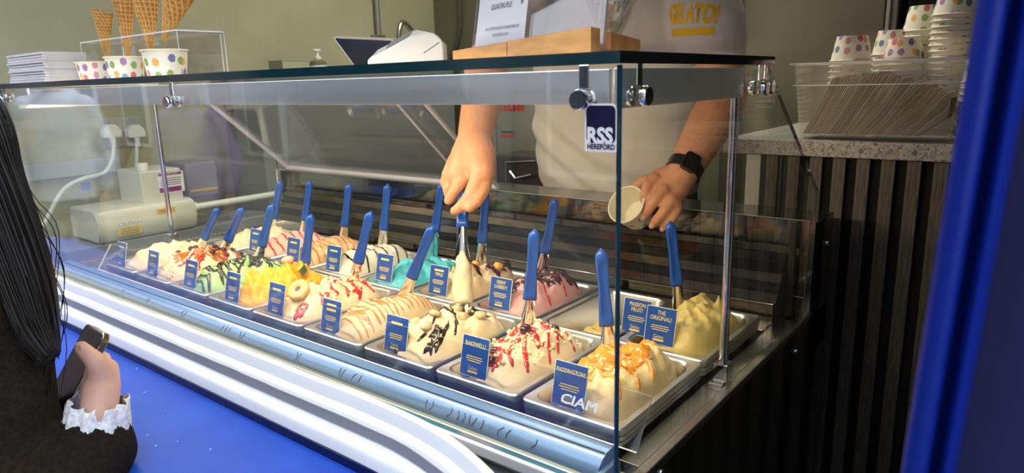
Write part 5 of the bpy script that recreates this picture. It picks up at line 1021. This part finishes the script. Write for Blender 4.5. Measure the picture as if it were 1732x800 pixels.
g = bmesh.new(); th = at(139, 590, -.3775); ball(g, th - (RX * .001) , .0055, 10, (1, .7, 1.2)); obj('thumb_nail', g, 'nail', cu, smooth=True)
b = bmesh.new(); loftz(b, [(-.80, -.62, -.62, .20, .14, 0), (-.80, -.62, -.35, .19, .135, 0), (-.80, -.61, -.12, .185, .13, 0), (-.80, -.60, .06, .19, .125, 0), (-.79, -.585, .17, .165, .11, 0), (-.79, -.57, .225, .09, .085, 0), (-.79, -.56, .25, .06, .06, 0)])
cf0 = at(163, 757, -.378)
chain(b, [(-.76, -.56, .14), shc, shc.lerp(elc, .5), elc], [.085, .076, .074, .072], 18); chain(b, [elc, elc.lerp(cf0, .6), cf0], [.072, .070, .058], 18)
chain(b, [(-.86, -.59, .14), (-.97, -.62, .12), (-1.02, -.62, -.14), (-.95, -.53, -.08)], [.085, .072, .064, .052], 14)
def coat_fold(c): return .008 * math.sin(c.z * 55 + c.x * 30 + 4 * noise.noise(c * 6)) * .5 + .008 * noise.noise(V((c.x * 12, c.y * 12, c.z * 14)))
obj('coat', remesh(b, .0065, 5, coat_fold), 'coat', cu, smooth=True)
g = bmesh.new(); c0, c1, c2 = at(162, 752, -.377), at(165, 705, -.370), at(167, 676, -.367); ax_ = (c2 - c0).normalized(); x_, y_ = frame(ax_); rings = []
for q in range(9):
    s = q / 8; p = c0.lerp(c2, s); rings.append([p + (x_ * math.cos(a) + y_ * math.sin(a)) * (.047 - .012 * s + .0035 * s * math.sin(a * 9) + .0012 * math.sin(a * 23 + q * 2)) + ax_ * (.0022 * s * math.sin(a * 13)) for a in [2 * PI * k / 72 for k in range(72)]])
rings += [[p * .97 + c2 * .03 for p in rings[-1]]]; loft(g, rings, cap=False); obj('lace_cuff', g, 'lace', cu, smooth=True)
b = bmesh.new(); loftz(b, [(-.80, -.62, -.70, .16, .115, 0), (-.80, -.62, -.50, .165, .12, 0)]); legs(b, [V((-.88, -.62, -.55)), V((-.72, -.62, -.55))], [V((-.89, -.61, -.66)), V((-.71, -.61, -.66))], [V((-.89, -.64, -1.0)), V((-.71, -.64, -1.0))], [V((-.89, -.63, -1.0)), V((-.71, -.63, -1.0))], [.085, .08, .068, .06, .052]); obj('trousers', remesh(b, .012, 4, cloth), 'navy', cu, smooth=True)
for x in (-.895, -.705): b = bmesh.new(); chain(b, [(x, -.68, GZ + .045), (x, -.58, GZ + .04), (x, -.50, GZ + .035)], [.045, .045, .036]); obj('shoe', b, 'black', cu, smooth=True)
# hair: a cap and strands, one lock falling forward over the arm
hair_cap(cu, P, 'hair_dark', -.10, .95); random.seed(12); b = bmesh.new()
keys = [((-150, 60), 70), ((-60, 190), 70), ((-14, 300), 52), ((18, 400), 52), ((44, 490), 48), ((62, 560), 36), ((84, 605), 16)]
for j in range(1100):
    a = R_(0, 2 * PI); r = math.sqrt(R_(0, 1)); pts = []
    ja, jb = R_(-6, 6), R_(-.01, .01); last = 7 if random.random() < .5 else 6
    for q, ((x, y), w) in enumerate(keys[:last]):
        pts.append(at(x + w * r * math.cos(a + q * .15) + ja, y + 16 * r * math.sin(a), -.437 + .035 * r * math.sin(a + q * .15) + jb * .4))
    pts = spline(pts, 4); n = len(pts); tube(b, pts, [.0017 * (1 if k < n - 8 else .3 + .7 * (n - 1 - k) / 8) for k in range(n)], 4)
for j in range(26):
    o = R_(0, 50); y0 = R_(250, 420); tube(b, spline([at(R_(-10, 40), y0, -.43), at(40 + o * .6, y0 + 70, -.425), at(70 + o, y0 + R_(130, 190), -.42), at(60 + o, y0 + R_(220, 290), -.42)], 5), .0006, 4)
obj('hair', b, 'hair_dark', cu, smooth=True)
# phone in the customer's hand
TR, BR = at(178, 565, -.318), at(124, 670, -.372); dn = (BR - TR).normalized(); TLp = at(104, 604, -.350); wv = TLp - TR; wv = (wv - dn * wv.dot(dn)).normalized()
PM = plane_M(TR + dn * .074 + wv * .036, wv, -dn); nn = V((PM[0][2], PM[1][2], PM[2][2])); flip = 1 if nn.dot(CAM - TR) > 0 else -1
ph = thing('mobile_phone', TR + dn * .148, 'dark-screened phone in a gold case in the customer\'s hand', 'phone')
g = plate(PM, rrect(.072, .148, .010, 5), 0 if flip > 0 else .0, -.010 * flip); bmesh.ops.bevel(g, geom=g.edges[:], offset=.0012, segments=1, affect='EDGES'); obj('phone_case', g, 'phone_case', ph, smooth='auto')
obj('screen', plate(PM, rrect(.067, .143, .008, 5), 0, .0008 * flip), 'screen', ph, smooth='auto'); g = bmesh.new(); v = [PM @ V((x, y, 0)) for x, y in rrect(.0715, .1475, .010, 5)]; tube(g, v + v[:1], .0008, 5, cap=False); obj('bright_rim', g, 'chrome', ph)
